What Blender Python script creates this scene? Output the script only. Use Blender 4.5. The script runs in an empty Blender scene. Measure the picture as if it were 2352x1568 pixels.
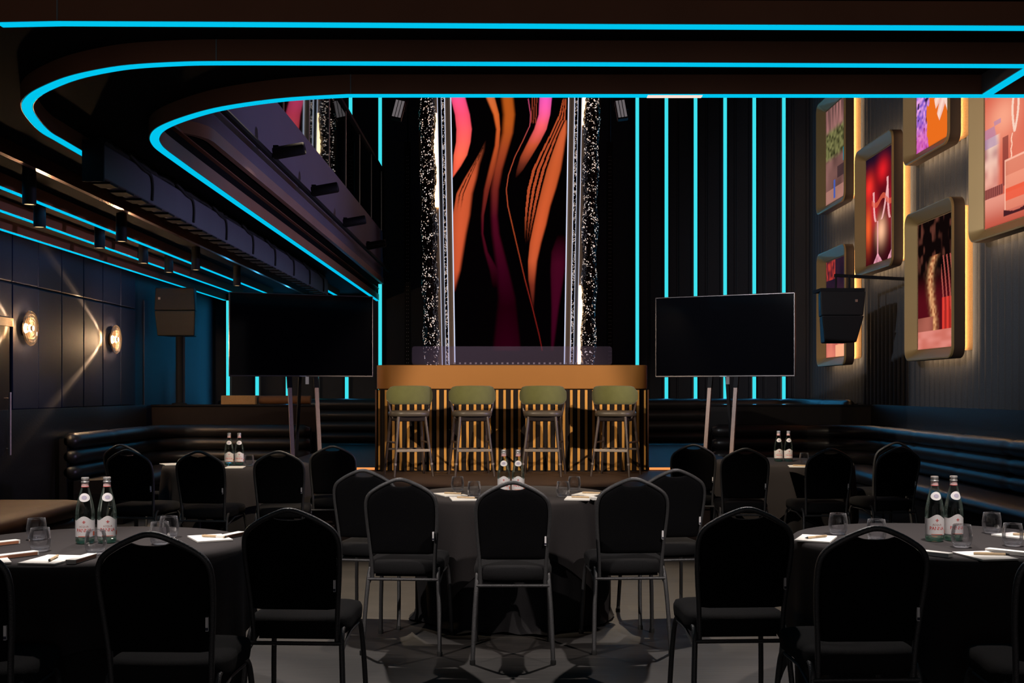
import bpy, bmesh, math, random
from mathutils import Vector, Matrix
random.seed(7)
S = bpy.context.scene
COL = S.collection
PI = math.pi
R = math.radians
F = 2600.0; CX = 1176.0; HY = 898.0; H = 1.4         # focal length in pixels, principal column, horizon row, eye height

# ------------------------------------------------------------------ camera
cam = bpy.data.cameras.new('camera'); cam.sensor_width = 36.0; cam.lens = F / 2352 * 36.0
cam.shift_y = (HY - 784) / 2352; cam.clip_end = 100; cam.clip_start = 0.05
camo = bpy.data.objects.new('camera', cam); COL.objects.link(camo)
camo.location = (0, 0, H); camo.rotation_euler = (R(90), 0, 0)
S.camera = camo
# ------------------------------------------------------------------ world, exposure
W = bpy.data.worlds.new('world'); S.world = W; W.use_nodes = True
bg = W.node_tree.nodes['Background']; bg.inputs[0].default_value = (1.0, 0.9, 0.86, 1); bg.inputs[1].default_value = 0.2
S.view_settings.view_transform = 'Standard'; S.view_settings.look = 'None'
S.view_settings.exposure = 0.0; S.view_settings.gamma = 1.0; S.view_settings.use_curve_mapping = False
try:
    c = S.cycles; c.use_denoising = True; c.max_bounces = 10; c.transmission_bounces = 10; c.transparent_max_bounces = 12
    c.glossy_bounces = 4; c.diffuse_bounces = 3; c.sample_clamp_indirect = 4.0; c.caustics_reflective = False; c.caustics_refractive = False
except Exception:
    pass
# ------------------------------------------------------------------ lamps of the room
def spot(loc, target, power, angle, blend=0.5, color=(1, 0.86, 0.7), size=0.06):
    l = bpy.data.lights.new('stage_spot', 'SPOT'); l.energy = power; l.spot_size = R(angle); l.spot_blend = blend
    l.color = color; l.shadow_soft_size = size
    o = bpy.data.objects.new('stage_spot', l); COL.objects.link(o); o.location = loc
    o.rotation_euler = (Vector(target) - Vector(loc)).to_track_quat('-Z', 'Y').to_euler()
    return o
WARM = (1, 0.80, 0.58); NEUT = (1, 0.88, 0.80); COOL = (0.78, 0.88, 1); LAV = (0.62, 0.55, 1.0)
# two lights low under the ceiling edge wash the bar and stools from both sides
spot((-2.35, 7.4, 2.82), (0.35, 11.8, 1.05), 600, 36, 0.4, WARM, 0.03)
spot((2.35, 7.4, 2.82), (-0.35, 11.8, 1.05), 600, 36, 0.4, WARM, 0.03)
# stage lights high above the bar that light the tables and floor from behind
spot((-2.0, 9.6, 5.8), (-1.2, 4.6, 0.4), 760, 38, 0.6, NEUT, 0.08)
spot((2.0, 9.6, 5.8), (1.2, 4.6, 0.4), 760, 38, 0.6, NEUT, 0.08)
spot((-1.2, 10.2, 5.8), (-1.05, 7.9, 0.0), 1500, 30, 0.9, WARM, 0.05)
spot((1.2, 10.2, 5.8), (1.05, 7.9, 0.0), 1500, 30, 0.9, WARM, 0.05)
# lamps aimed at the table tops
spot((-1.72, 4.20, 2.94), (-1.75, 4.82, 0.80), 330, 36, 0.4, NEUT, 0.04)
spot((1.86, 4.30, 2.94), (1.86, 4.97, 0.80), 330, 36, 0.4, NEUT, 0.04)
spot((0.0, 6.3, 4.6), (0.0, 7.05, 0.85), 300, 22, 0.5, WARM, 0.05)
spot((-2.2, 3.9, 2.93), (0.05, 6.9, 0.45), 250, 36, 0.5, NEUT, 0.03)
spot((2.2, 3.9, 2.93), (-0.05, 6.9, 0.45), 250, 36, 0.5, NEUT, 0.03)
spot((-1.0, 7.6, 4.4), (-2.41, 9.85, 0.85), 800, 27, 0.7, WARM, 0.05)
spot((1.0, 7.8, 4.4), (2.47, 10.25, 0.85), 800, 27, 0.7, WARM, 0.05)
# wash on the framed photos and felt wall; lavender uplight for the balcony
spot((-1.0, 6.2, 3.3), (4.7, 13.4, 3.1), 1300, 50, 0.8, (0.95, 0.97, 1), 0.05)
spot((4.25, 9.6, 1.5), (-2.2, 10.6, 3.15), 430, 62, 0.8, LAV, 0.1)

def strip_lamp(loc, rot, sx, sy, power, color):
    """the light a long LED line gives off into the room"""
    l = bpy.data.lights.new('led_lamp', 'AREA'); l.shape = 'RECTANGLE'; l.size = sx; l.size_y = sy; l.energy = power; l.color = color
    o = bpy.data.objects.new('led_lamp', l); COL.objects.link(o); o.location = loc; o.rotation_euler = rot
BLUE = (0.05, 0.42, 1.0)
for px in (1464, 1531, 1598, 1666, 1733, 1801):
    strip_lamp(((px - CX) * 18.35 / F, 18.35, 3.6), (R(-90), 0, 0), .05, 4.6, 4.2, BLUE)
for px in (523, 590, 660, 796):
    strip_lamp(((px - CX) * 18.35 / F, 18.35, 1.9), (R(-90), 0, 0), .05, 1.8, 1.6, BLUE)
for X in (-3.70, -4.18, -4.66): strip_lamp((X, 12.4, 2.862), (0, 0, 0), .04, 9.5, 3, BLUE)

# ------------------------------------------------------------------ materials
def new_mat(name):
    m = bpy.data.materials.new(name); m.use_nodes = True
    return m, m.node_tree.nodes, m.node_tree.links, m.node_tree.nodes['Principled BSDF']
def mat(name, col, rough=0.5, metal=0.0, spec=0.5, bump=0.0, bscale=200, var=0.0, vscale=8, sheen=0.0, coat=0.0):
    m, n, l, p = new_mat(name)
    p.inputs['Base Color'].default_value = (*col, 1); p.inputs['Roughness'].default_value = rough
    p.inputs['Metallic'].default_value = metal; p.inputs['Specular IOR Level'].default_value = spec
    p.inputs['Sheen Weight'].default_value = sheen; p.inputs['Coat Weight'].default_value = coat
    tc = n.new('ShaderNodeTexCoord')
    if var:
        t = n.new('ShaderNodeTexNoise'); t.inputs['Scale'].default_value = vscale; t.inputs['Detail'].default_value = 5
        l.new(tc.outputs['Object'], t.inputs['Vector'])
        mx = n.new('ShaderNodeMix'); mx.data_type = 'RGBA'
        mx.inputs[6].default_value = (*[x * (1 - var) for x in col], 1); mx.inputs[7].default_value = (*[min(1, x * (1 + var)) for x in col], 1)
        l.new(t.outputs['Fac'], mx.inputs[0]); l.new(mx.outputs[2], p.inputs['Base Color'])
    if bump:
        t2 = n.new('ShaderNodeTexNoise'); t2.inputs['Scale'].default_value = bscale; t2.inputs['Detail'].default_value = 3
        l.new(tc.outputs['Object'], t2.inputs['Vector'])
        b = n.new('ShaderNodeBump'); b.inputs['Strength'].default_value = bump; b.inputs['Distance'].default_value = 0.004
        l.new(t2.outputs['Fac'], b.inputs['Height']); l.new(b.outputs['Normal'], p.inputs['Normal'])
    return m
def emit(name, col, strength=1.0):
    m = bpy.data.materials.new(name); m.use_nodes = True; n = m.node_tree.nodes; l = m.node_tree.links; n.clear()
    o = n.new('ShaderNodeOutputMaterial'); e = n.new('ShaderNodeEmission')
    e.inputs[0].default_value = (*col, 1); e.inputs[1].default_value = strength; l.new(e.outputs[0], o.inputs[0])
    return m
def attr_emit(name, strength=1.0):
    m = emit(name, (1, 1, 1), strength); n = m.node_tree.nodes; l = m.node_tree.links
    a = n.new('ShaderNodeAttribute'); a.attribute_name = 'Col'
    e = [x for x in n if x.type == 'EMISSION'][0]; l.new(a.outputs['Color'], e.inputs[0])
    return m
def glass(name, col=(1, 1, 1), ior=1.45, rough=0.0):
    m, n, l, p = new_mat(name)
    p.inputs['Base Color'].default_value = (*col, 1); p.inputs['Transmission Weight'].default_value = 1
    p.inputs['Roughness'].default_value = rough; p.inputs['IOR'].default_value = ior
    return m
def s2l(r, g, b):
    f = lambda v: (v / 255 / 12.92) if v <= 10 else ((v / 255 + 0.055) / 1.055) ** 2.4
    return (f(r), f(g), f(b))

M = {}
M['black'] = mat('matt_black', (0.006, 0.006, 0.008), 0.75, spec=0.2, var=0.2)
M['ceil'] = mat('ceiling_black', (0.004, 0.004, 0.006), 0.85, spec=0.1, var=0.2)
M['wallblack'] = mat('back_wall_black', (0.008, 0.010, 0.018), 0.55, spec=0.3, var=0.2, vscale=2)
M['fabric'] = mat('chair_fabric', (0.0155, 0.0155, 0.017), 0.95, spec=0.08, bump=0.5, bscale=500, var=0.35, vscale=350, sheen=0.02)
M['shadedfabric'] = mat('chair_fabric_shaded', (0.0055, 0.0055, 0.0065), 0.95, spec=0.06, bump=0.5, bscale=500, var=0.3, vscale=350)  # same fabric as the seat, darkened to paint shade on the backs
M['hammered'] = mat('hammered_black_metal', (0.085, 0.085, 0.09), 0.42, metal=0.5, bump=0.5, bscale=260, var=0.5, vscale=260)
M['rubber'] = mat('rubber', (0.01, 0.01, 0.01), 0.8)
M['tag'] = mat('tag_white', (0.85, 0.83, 0.86), 0.7, var=0.05)
M['tagink'] = mat('tag_ink', (0.03, 0.03, 0.06), 0.7)
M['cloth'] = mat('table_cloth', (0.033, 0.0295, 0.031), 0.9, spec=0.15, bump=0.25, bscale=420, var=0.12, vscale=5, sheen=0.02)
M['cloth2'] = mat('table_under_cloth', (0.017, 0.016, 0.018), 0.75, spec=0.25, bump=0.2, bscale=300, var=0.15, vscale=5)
M['leather'] = mat('black_leather', (0.012, 0.011, 0.012), 0.36, spec=0.5, bump=0.22, bscale=60, var=0.2, vscale=6)
M['tanleather'] = mat('brown_leather', (0.12, 0.052, 0.021), 0.6, spec=0.25, bump=0.2, bscale=50, var=0.25, vscale=5)
M['paper'] = mat('paper', (0.80, 0.79, 0.76), 0.7, var=0.03)
M['wood_pen'] = mat('pen_wood', (0.55, 0.40, 0.24), 0.5, var=0.15, vscale=60)
M['copperside'] = mat('box_copper', (0.42, 0.17, 0.09), 0.45, var=0.1)
M['label'] = mat('bottle_label', (0.80, 0.78, 0.80), 0.6, var=0.03)
M['pinklabel'] = mat('neck_label', (0.78, 0.58, 0.58), 0.6, var=0.05)
M['red'] = mat('label_red', (0.62, 0.05, 0.05), 0.6)
M['orange'] = mat('label_orange', (0.80, 0.13, 0.04), 0.6)
M['lilac'] = mat('label_lilac', (0.45, 0.42, 0.55), 0.6)
M['brown_ink'] = mat('label_brown', (0.40, 0.13, 0.12), 0.6)
M['capmetal'] = mat('cap_metal', (0.72, 0.70, 0.70), 0.3, metal=0.7, var=0.05)
def clear_glass(name, tint, edge, kedge, ior=1.5):
    m = bpy.data.materials.new(name); m.use_nodes = True; n = m.node_tree.nodes; l = m.node_tree.links; n.clear()
    o = n.new('ShaderNodeOutputMaterial'); t = n.new('ShaderNodeBsdfTransparent'); t.inputs[0].default_value = (*tint, 1)
    g = n.new('ShaderNodeBsdfGlossy'); g.inputs['Roughness'].default_value = 0.03
    d = n.new('ShaderNodeBsdfTranslucent'); d.inputs[0].default_value = (*edge, 1)
    d2 = n.new('ShaderNodeBsdfDiffuse'); d2.inputs[0].default_value = (*edge, 1); ad = n.new('ShaderNodeMixShader'); ad.inputs[0].default_value = .5
    l.new(d.outputs[0], ad.inputs[1]); l.new(d2.outputs[0], ad.inputs[2])
    w = n.new('ShaderNodeLayerWeight'); w.inputs[0].default_value = 0.22
    pw = n.new('ShaderNodeMath'); pw.operation = 'POWER'; pw.inputs[1].default_value = 2.2; l.new(w.outputs['Facing'], pw.inputs[0])
    mu = n.new('ShaderNodeMath'); mu.operation = 'MULTIPLY'; mu.inputs[1].default_value = kedge; l.new(pw.outputs[0], mu.inputs[0])
    x = n.new('ShaderNodeMixShader'); l.new(mu.outputs[0], x.inputs[0]); l.new(t.outputs[0], x.inputs[1]); l.new(ad.outputs[0], x.inputs[2])
    f = n.new('ShaderNodeFresnel'); f.inputs[0].default_value = ior
    fm = n.new('ShaderNodeMath'); fm.operation = 'MULTIPLY'; fm.inputs[1].default_value = .6; l.new(f.outputs[0], fm.inputs[0])
    y = n.new('ShaderNodeMixShader'); l.new(fm.outputs[0], y.inputs[0]); l.new(x.outputs[0], y.inputs[1]); l.new(g.outputs[0], y.inputs[2])
    l.new(y.outputs[0], o.inputs[0]); return m
M['bottle'] = clear_glass('bottle_glass', (0.90, 0.96, 0.93), (0.50, 0.75, 0.65), 0.8)
M['tumbler'] = clear_glass('tumbler_glass', (0.97, 0.97, 0.98), (0.95, 0.95, 1.0), 0.85)
M['greenglass'] = clear_glass('green_glass', (0.75, 0.93, 0.86), (0.30, 0.72, 0.56), 1.0)
M['glassrim'] = clear_glass('glass_rim', (0.9, 0.9, 0.92), (0.95, 0.95, 0.98), 1.6)
M['warmrib'] = clear_glass('sconce_rib', (0.9, 0.85, 0.8), (0.95, 0.82, 0.66), 1.3)
M['disc'] = clear_glass('sconce_glass', (0.95, 0.9, 0.85), (0.9, 0.75, 0.6), 0.3)
M['gold'] = mat('bar_gold', s2l(158, 107, 51), 0.55, metal=0.2, spec=0.3, var=0.06, vscale=3)
M['goldslat'] = mat('slat_gold', s2l(214, 156, 76), 0.5, metal=0.3, var=0.06)
M['espresso'] = mat('slat_dark', (0.010, 0.006, 0.006), 0.7, spec=0.2, var=0.2)
M['green'] = mat('green_velvet', (0.115, 0.12, 0.042), 0.9, spec=0.2, bump=0.2, bscale=90, var=0.25, vscale=9, sheen=0.25)
M['stoolleather'] = mat('stool_leather', (0.075, 0.062, 0.048), 0.42, bump=0.2, bscale=40, var=0.2)
M['stoolwood'] = mat('stool_wood', (0.045, 0.030, 0.026), 0.4, var=0.3, vscale=25)
M['steel'] = mat('brushed_steel', (0.55, 0.48, 0.44), 0.32, metal=0.9, bump=0.1, bscale=150)
M['screen_black'] = mat('tv_glass', (0.002, 0.002, 0.003), 0.06, spec=0.12)
M['bezel'] = mat('tv_bezel', (0.10, 0.085, 0.085), 0.35, metal=0.6)
M['legwood'] = mat('stand_leg_pink', (0.40, 0.275, 0.24), 0.55, var=0.15, vscale=40)
M['fascia'] = mat('ribbon_fascia', (0.30, 0.125, 0.07), 0.42, spec=0.5, var=0.2, vscale=3)
M['copper'] = mat('copper_trim', (0.35, 0.16, 0.09), 0.22, metal=0.9)
M['cyan'] = emit('led_cyan', s2l(0, 197, 238), 1.0)
M['glarewhite'] = emit('painted_glare_white', s2l(250, 226, 212), 1.0)
M['cyan2'] = emit('led_cyan_wall', s2l(62, 226, 238), 1.0)
M['channel'] = mat('led_channel', (0.30, 0.33, 0.36), 0.5, metal=0.3)
M['amber'] = emit('led_amber', s2l(245, 150, 80), 1.1)
M['purple'] = mat('balcony_front', (0.16, 0.14, 0.20), 0.6, spec=0.3, var=0.12, vscale=1.5)
M['band'] = mat('balcony_band', (0.34, 0.19, 0.15), 0.45, var=0.15, vscale=2)
M['ductgrey'] = mat('baffle_grey', (0.12, 0.12, 0.155), 0.7, var=0.12, vscale=3)
M['brass'] = mat('frame_brass', (0.36, 0.235, 0.095), 0.45, metal=0.35, spec=0.4, var=0.06, vscale=3)
M['brassdark'] = mat('frame_side', (0.03, 0.015, 0.008), 0.6)
M['brassfelt'] = mat('frame_back_box', (0.30, 0.17, 0.07), 0.8, bump=0.6, bscale=120, var=0.4, vscale=120)
M['halo'] = emit('halo_led', (1.0, 0.64, 0.33), 42.0)
M['pinkmetal'] = mat('door_pull', (0.50, 0.36, 0.31), 0.35, metal=0.5)
M['speaker'] = mat('speaker_black', (0.005, 0.0055, 0.007), 0.6, spec=0.3, bump=0.3, bscale=300)
M['dots'] = mat('grey_dot', (0.35, 0.35, 0.37), 0.5)
M['faintglow'] = emit('painted_faint_glow', (0.85, 0.74, 0.78), 0.16)  # weak emission stands in for light falling on dark fronts
M['stagefloor'] = mat('stage_floor', (0.055, 0.034, 0.026), 0.6, spec=0.3, var=0.2, vscale=4)
M['teal'] = mat('balcony_back', (0.01, 0.022, 0.024), 0.6)
M['doordark'] = mat('door_dark', (0.008, 0.012, 0.03), 0.55, spec=0.3, var=0.2)
M['ledge'] = mat('ledge_gloss', (0.012, 0.012, 0.014), 0.12, spec=0.6)
M['warmlamp'] = emit('warm_tube', (1.0, 0.66, 0.34), 5.0)
M['whiteline'] = emit('led_white_line', (0.72, 0.78, 1.0), 0.9)
M['mirror'] = mat('dark_mirror', (0.22, 0.21, 0.23), 0.18, metal=1.0)
M['goldmirror'] = mat('gold_mirror', (0.55, 0.36, 0.22), 0.42, metal=0.8)
M['sconceglow'] = emit('sconce_bulb', (1.0, 0.72, 0.36), 10.0)
M['sconcering'] = emit('sconce_ring', (1.0, 0.58, 0.25), 1.1)
M['spotglow'] = emit('downlight_lens', (1.0, 0.62, 0.3), 1.4)
M['screen_art'] = attr_emit('screen_picture', 1.0)
M['photo'] = attr_emit('backlit_photo', 1.0)

def make_floor_mat():
    m, n, l, p = new_mat('grey_plank_floor')
    tc = n.new('ShaderNodeTexCoord')
    br = n.new('ShaderNodeTexBrick'); br.inputs['Scale'].default_value = 1.0
    br.inputs['Brick Width'].default_value = 1.5; br.inputs['Row Height'].default_value = 0.18
    br.inputs['Mortar Size'].default_value = 0.0015; br.inputs['Mortar Smooth'].default_value = 0.2
    br.inputs['Color1'].default_value = (0.022, 0.021, 0.021, 1); br.inputs['Color2'].default_value = (0.038, 0.035, 0.034, 1)
    br.inputs['Mortar'].default_value = (0.03, 0.027, 0.025, 1)
    l.new(tc.outputs['Object'], br.inputs['Vector'])
    mp = n.new('ShaderNodeMapping'); mp.inputs['Scale'].default_value = (1.2, 26, 1); l.new(tc.outputs['Object'], mp.inputs['Vector'])
    no = n.new('ShaderNodeTexNoise'); no.inputs['Scale'].default_value = 3; no.inputs['Detail'].default_value = 8; no.inputs['Roughness'].default_value = 0.65
    l.new(mp.outputs[0], no.inputs['Vector'])
    ra = n.new('ShaderNodeValToRGB'); ra.color_ramp.elements[0].position = 0.3; ra.color_ramp.elements[0].color = (0.35, 0.35, 0.36, 1)
    ra.color_ramp.elements[1].position = 0.7; ra.color_ramp.elements[1].color = (1.6, 1.54, 1.48, 1)
    l.new(no.outputs['Fac'], ra.inputs[0])
    mx = n.new('ShaderNodeMix'); mx.data_type = 'RGBA'; mx.blend_type = 'MULTIPLY'; mx.inputs[0].default_value = 1
    l.new(br.outputs['Color'], mx.inputs[6]); l.new(ra.outputs[0], mx.inputs[7]); l.new(mx.outputs[2], p.inputs['Base Color'])
    p.inputs['Roughness'].default_value = 0.55
    b = n.new('ShaderNodeBump'); b.inputs['Strength'].default_value = 0.15; b.inputs['Distance'].default_value = 0.003
    l.new(no.outputs['Fac'], b.inputs['Height']); l.new(b.outputs[0], p.inputs['Normal'])
    return m
M['floor'] = make_floor_mat()
M['felt'] = mat('grey_felt', (0.040, 0.043, 0.050), 0.95, spec=0.1, bump=0.5, bscale=160, var=0.35, vscale=140)
M['leftfelt'] = mat('navy_wall_panel', (0.012, 0.017, 0.038), 0.65, spec=0.12, bump=0.2, bscale=120, var=0.15, vscale=40)

def make_crystal(name, scale, thr, strength):  # bright cells painted as emission stand in for reflected glints
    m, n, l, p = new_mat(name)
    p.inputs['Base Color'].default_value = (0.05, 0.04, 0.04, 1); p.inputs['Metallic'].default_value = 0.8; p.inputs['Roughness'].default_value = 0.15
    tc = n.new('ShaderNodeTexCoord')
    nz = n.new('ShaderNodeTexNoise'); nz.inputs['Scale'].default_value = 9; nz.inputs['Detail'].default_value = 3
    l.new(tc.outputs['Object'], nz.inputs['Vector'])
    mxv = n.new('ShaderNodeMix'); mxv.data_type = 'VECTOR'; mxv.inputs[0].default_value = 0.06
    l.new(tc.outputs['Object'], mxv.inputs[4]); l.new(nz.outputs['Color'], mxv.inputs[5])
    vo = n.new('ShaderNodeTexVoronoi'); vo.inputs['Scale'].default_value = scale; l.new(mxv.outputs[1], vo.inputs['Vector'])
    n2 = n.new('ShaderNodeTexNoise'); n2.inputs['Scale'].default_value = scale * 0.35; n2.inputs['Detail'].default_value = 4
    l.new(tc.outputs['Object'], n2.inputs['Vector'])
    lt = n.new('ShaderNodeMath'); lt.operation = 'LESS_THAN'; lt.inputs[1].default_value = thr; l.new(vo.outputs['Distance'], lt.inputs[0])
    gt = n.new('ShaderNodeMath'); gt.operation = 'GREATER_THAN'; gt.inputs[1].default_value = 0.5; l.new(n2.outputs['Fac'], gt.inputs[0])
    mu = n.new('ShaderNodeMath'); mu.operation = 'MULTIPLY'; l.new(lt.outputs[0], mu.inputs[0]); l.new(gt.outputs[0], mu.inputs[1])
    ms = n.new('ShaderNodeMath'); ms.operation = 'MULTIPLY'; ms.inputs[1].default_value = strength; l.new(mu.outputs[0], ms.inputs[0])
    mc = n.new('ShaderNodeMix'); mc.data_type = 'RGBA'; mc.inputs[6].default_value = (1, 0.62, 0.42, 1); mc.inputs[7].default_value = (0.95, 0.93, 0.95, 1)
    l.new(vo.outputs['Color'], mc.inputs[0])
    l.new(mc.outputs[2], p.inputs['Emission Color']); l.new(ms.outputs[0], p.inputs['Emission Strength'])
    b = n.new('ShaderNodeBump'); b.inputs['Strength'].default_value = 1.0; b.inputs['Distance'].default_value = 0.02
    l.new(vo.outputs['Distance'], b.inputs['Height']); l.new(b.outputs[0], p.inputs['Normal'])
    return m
M['crystal'] = make_crystal('crystals_painted_glints', 46, 0.34, 0.9)
M['sparkle'] = make_crystal('beads_painted_glints', 80, 0.5, 0.55)

def make_balcony_glass():
    m = bpy.data.materials.new('balcony_glass'); m.use_nodes = True; n = m.node_tree.nodes; l = m.node_tree.links; n.clear()
    o = n.new('ShaderNodeOutputMaterial'); g = n.new('ShaderNodeBsdfGlossy'); g.inputs['Roughness'].default_value = 0.02
    g.inputs['Color'].default_value = (0.9, 0.95, 0.95, 1)
    t = n.new('ShaderNodeBsdfTransparent'); t.inputs[0].default_value = (0.35, 0.45, 0.43, 1)
    f = n.new('ShaderNodeFresnel'); f.inputs[0].default_value = 1.6
    x = n.new('ShaderNodeMixShader'); l.new(f.outputs[0], x.inputs[0]); l.new(t.outputs[0], x.inputs[1]); l.new(g.outputs[0], x.inputs[2])
    l.new(x.outputs[0], o.inputs[0]); return m
M['balglass'] = make_balcony_glass()
def make_acrylic():
    m = bpy.data.materials.new('acrylic'); m.use_nodes = True; n = m.node_tree.nodes; l = m.node_tree.links; n.clear()
    o = n.new('ShaderNodeOutputMaterial'); d = n.new('ShaderNodeBsdfPrincipled')
    d.inputs['Base Color'].default_value = (0.36, 0.30, 0.50, 1); d.inputs['Roughness'].default_value = 0.15
    t = n.new('ShaderNodeBsdfTransparent'); t.inputs[0].default_value = (0.9, 0.88, 0.95, 1)
    x = n.new('ShaderNodeMixShader'); x.inputs[0].default_value = 0.06
    l.new(t.outputs[0], x.inputs[1]); l.new(d.outputs[0], x.inputs[2]); l.new(x.outputs[0], o.inputs[0]); return m
M['acrylic'] = make_acrylic()

# ------------------------------------------------------------------ mesh helpers
class MB:
    def __init__(s): s.v = []; s.f = []
    def add(s, vs, fs):
        k = len(s.v); s.v += [tuple(v) for v in vs]; s.f += [tuple(i + k for i in f) for f in fs]; return s
    def box(s, x0, x1, y0, y1, z0, z1):
        return s.add([(x0, y0, z0), (x1, y0, z0), (x1, y1, z0), (x0, y1, z0), (x0, y0, z1), (x1, y0, z1), (x1, y1, z1), (x0, y1, z1)],
                     [(3, 2, 1, 0), (4, 5, 6, 7), (0, 1, 5, 4), (1, 2, 6, 5), (2, 3, 7, 6), (3, 0, 4, 7)])
    def loft(s, rings, closed=True, cap0=True, cap1=True, loop=False):
        n = len(rings[0]); vs = [p for r in rings for p in r]; fs = []
        m = len(rings)
        for i in range(m if loop else m - 1):
            a = i * n; b = ((i + 1) % m) * n
            for j in range(n if closed else n - 1):
                k = (j + 1) % n; fs.append((a + j, a + k, b + k, b + j))
        if not loop and closed:
            if cap0: fs.append(tuple(range(n))[::-1])
            if cap1: fs.append(tuple(range((m - 1) * n, m * n)))
        return s.add(vs, fs)
    def tube(s, pts, r, n=8, closed=False, sx=1.0):
        P = [Vector(p) for p in pts]; m = len(P); rr = r if isinstance(r, (list, tuple)) else [r] * m
        T = []
        for i in range(m):
            a = P[(i - 1) % m] if (closed or i > 0) else P[i]; b = P[(i + 1) % m] if (closed or i < m - 1) else P[i]
            T.append((b - a).normalized())
        u = T[0].orthogonal().normalized()
        if abs(T[0].x) < 0.9: u = (Vector((1, 0, 0)) - T[0] * T[0].x).normalized()
        rings = []
        for i in range(m):
            u = (u - T[i] * u.dot(T[i])).normalized(); w = T[i].cross(u)
            rings.append([P[i] + u * (math.cos(2 * PI * k / n) * rr[i] * sx) + w * (math.sin(2 * PI * k / n) * rr[i]) for k in range(n)])
        return s.loft(rings, loop=closed)
    def sweep(s, path, prof, closed=False):
        # prof: list of (side, up); path horizontal-ish
        P = [Vector(p) for p in path]; m = len(P); rings = []
        for i in range(m):
            a = P[(i - 1) % m] if (closed or i > 0) else P[i]; b = P[(i + 1) % m] if (closed or i < m - 1) else P[i]
            t = (b - a).normalized(); side = t.cross(Vector((0, 0, 1))).normalized()
            rings.append([P[i] + side * q[0] + Vector((0, 0, q[1])) for q in prof])
        return s.loft(rings, loop=closed)
    def lathe(s, prof, n=32, o=(0, 0, 0), caps=True):
        rings = [[(o[0] + r * math.cos(2 * PI * k / n), o[1] + r * math.sin(2 * PI * k / n), o[2] + z) for k in range(n)] for r, z in prof]
        return s.loft(rings, cap0=caps, cap1=caps)
    def bar(s, a, b, w, h=None):
        a = Vector(a); b = Vector(b); h = h or w; t = (b - a).normalized()
        u = t.cross(Vector((0, 1, 0)))
        if u.length < 0.2: u = t.cross(Vector((1, 0, 0)))
        u.normalize(); v = t.cross(u)
        return s.loft([[p + u * (i * w / 2) + v * (j * h / 2) for i, j in ((-1, -1), (1, -1), (1, 1), (-1, 1))] for p in (a, b)])
    def xform(s, mx):
        s.v = [tuple(mx @ Vector(v)) for v in s.v]; return s
    def build(s, name, m, parent=None, smooth=True, bevel=0.0, seg=2, angle=40):
        me = bpy.data.meshes.new(name); me.from_pydata(s.v, [], s.f)
        bm = bmesh.new(); bm.from_mesh(me); bmesh.ops.recalc_face_normals(bm, faces=bm.faces); bm.to_mesh(me); bm.free()
        me.materials.append(m)
        o = bpy.data.objects.new(name, me); COL.objects.link(o)
        if parent: o.parent = parent
        if bevel:
            md = o.modifiers.new('bevel', 'BEVEL'); md.width = bevel; md.segments = seg; md.limit_method = 'ANGLE'; md.angle_limit = R(35); md.harden_normals = False
        if smooth:
            me.shade_smooth()
            try: me.set_sharp_from_angle(angle=R(angle))
            except Exception: pass
        return o
def empty(name, loc=(0, 0, 0), rz=0):
    o = bpy.data.objects.new(name, None); COL.objects.link(o); o.location = loc; o.rotation_euler = (0, 0, rz); o.empty_display_size = 0.1
    return o
def tag(o, label, cat, group=None, kind=None):
    if label: o['label'] = label
    if cat: o['category'] = cat
    if group: o['group'] = group
    if kind: o['kind'] = kind
    return o
def struct(o): o['kind'] = 'structure'; return o
def kids(o): return [c for c in KIDS.get(o.name, [])]
KIDS = {}
def copy_tree(o, parent=None):
    c = o.copy(); COL.objects.link(c)
    if parent: c.parent = parent
    for ch in list(o.children): copy_tree(ch, c)
    return c
def cr(pts, n=8, closed=False):
    """Catmull-Rom through points"""
    P = [Vector(p) for p in pts]; out = []; m = len(P)
    for i in range(m if closed else m - 1):
        p0 = P[(i - 1) % m] if closed or i > 0 else P[i]; p1 = P[i]; p2 = P[(i + 1) % m]; p3 = P[(i + 2) % m] if closed or i + 2 < m else p2
        for k in range(n):
            t = k / n
            out.append(0.5 * ((2 * p1) + (p2 - p0) * t + (2 * p0 - 5 * p1 + 4 * p2 - p3) * t * t + (3 * p1 - p0 - 3 * p2 + p3) * t ** 3))
    if not closed: out.append(P[-1])
    return out
def rrect(w, h, r, n=6, cx=0, cy=0):
    out = []
    for sx, sy, a0 in ((1, 1, 0), (-1, 1, 90), (-1, -1, 180), (1, -1, 270)):
        for k in range(n + 1):
            a = R(a0 + 90 * k / n); out.append((cx + sx * (w / 2 - r) + r * math.cos(a), cy + sy * (h / 2 - r) + r * math.sin(a)))
    return out
def at(px, py, d): return Vector(((px - CX) * d / F, d, H - (py - HY) * d / F))
def onz(px, py, z):
    d = (H - z) * F / (py - HY); return Vector(((px - CX) * d / F, d, z))
def interp(tab, y):
    if y <= tab[0][0]: return tab[0][1:]
    for a, b in zip(tab, tab[1:]):
        if y <= b[0]:
            t = (y - a[0]) / (b[0] - a[0]); return tuple(p + (q - p) * t for p, q in zip(a[1:], b[1:]))
    return tab[-1][1:]
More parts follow.
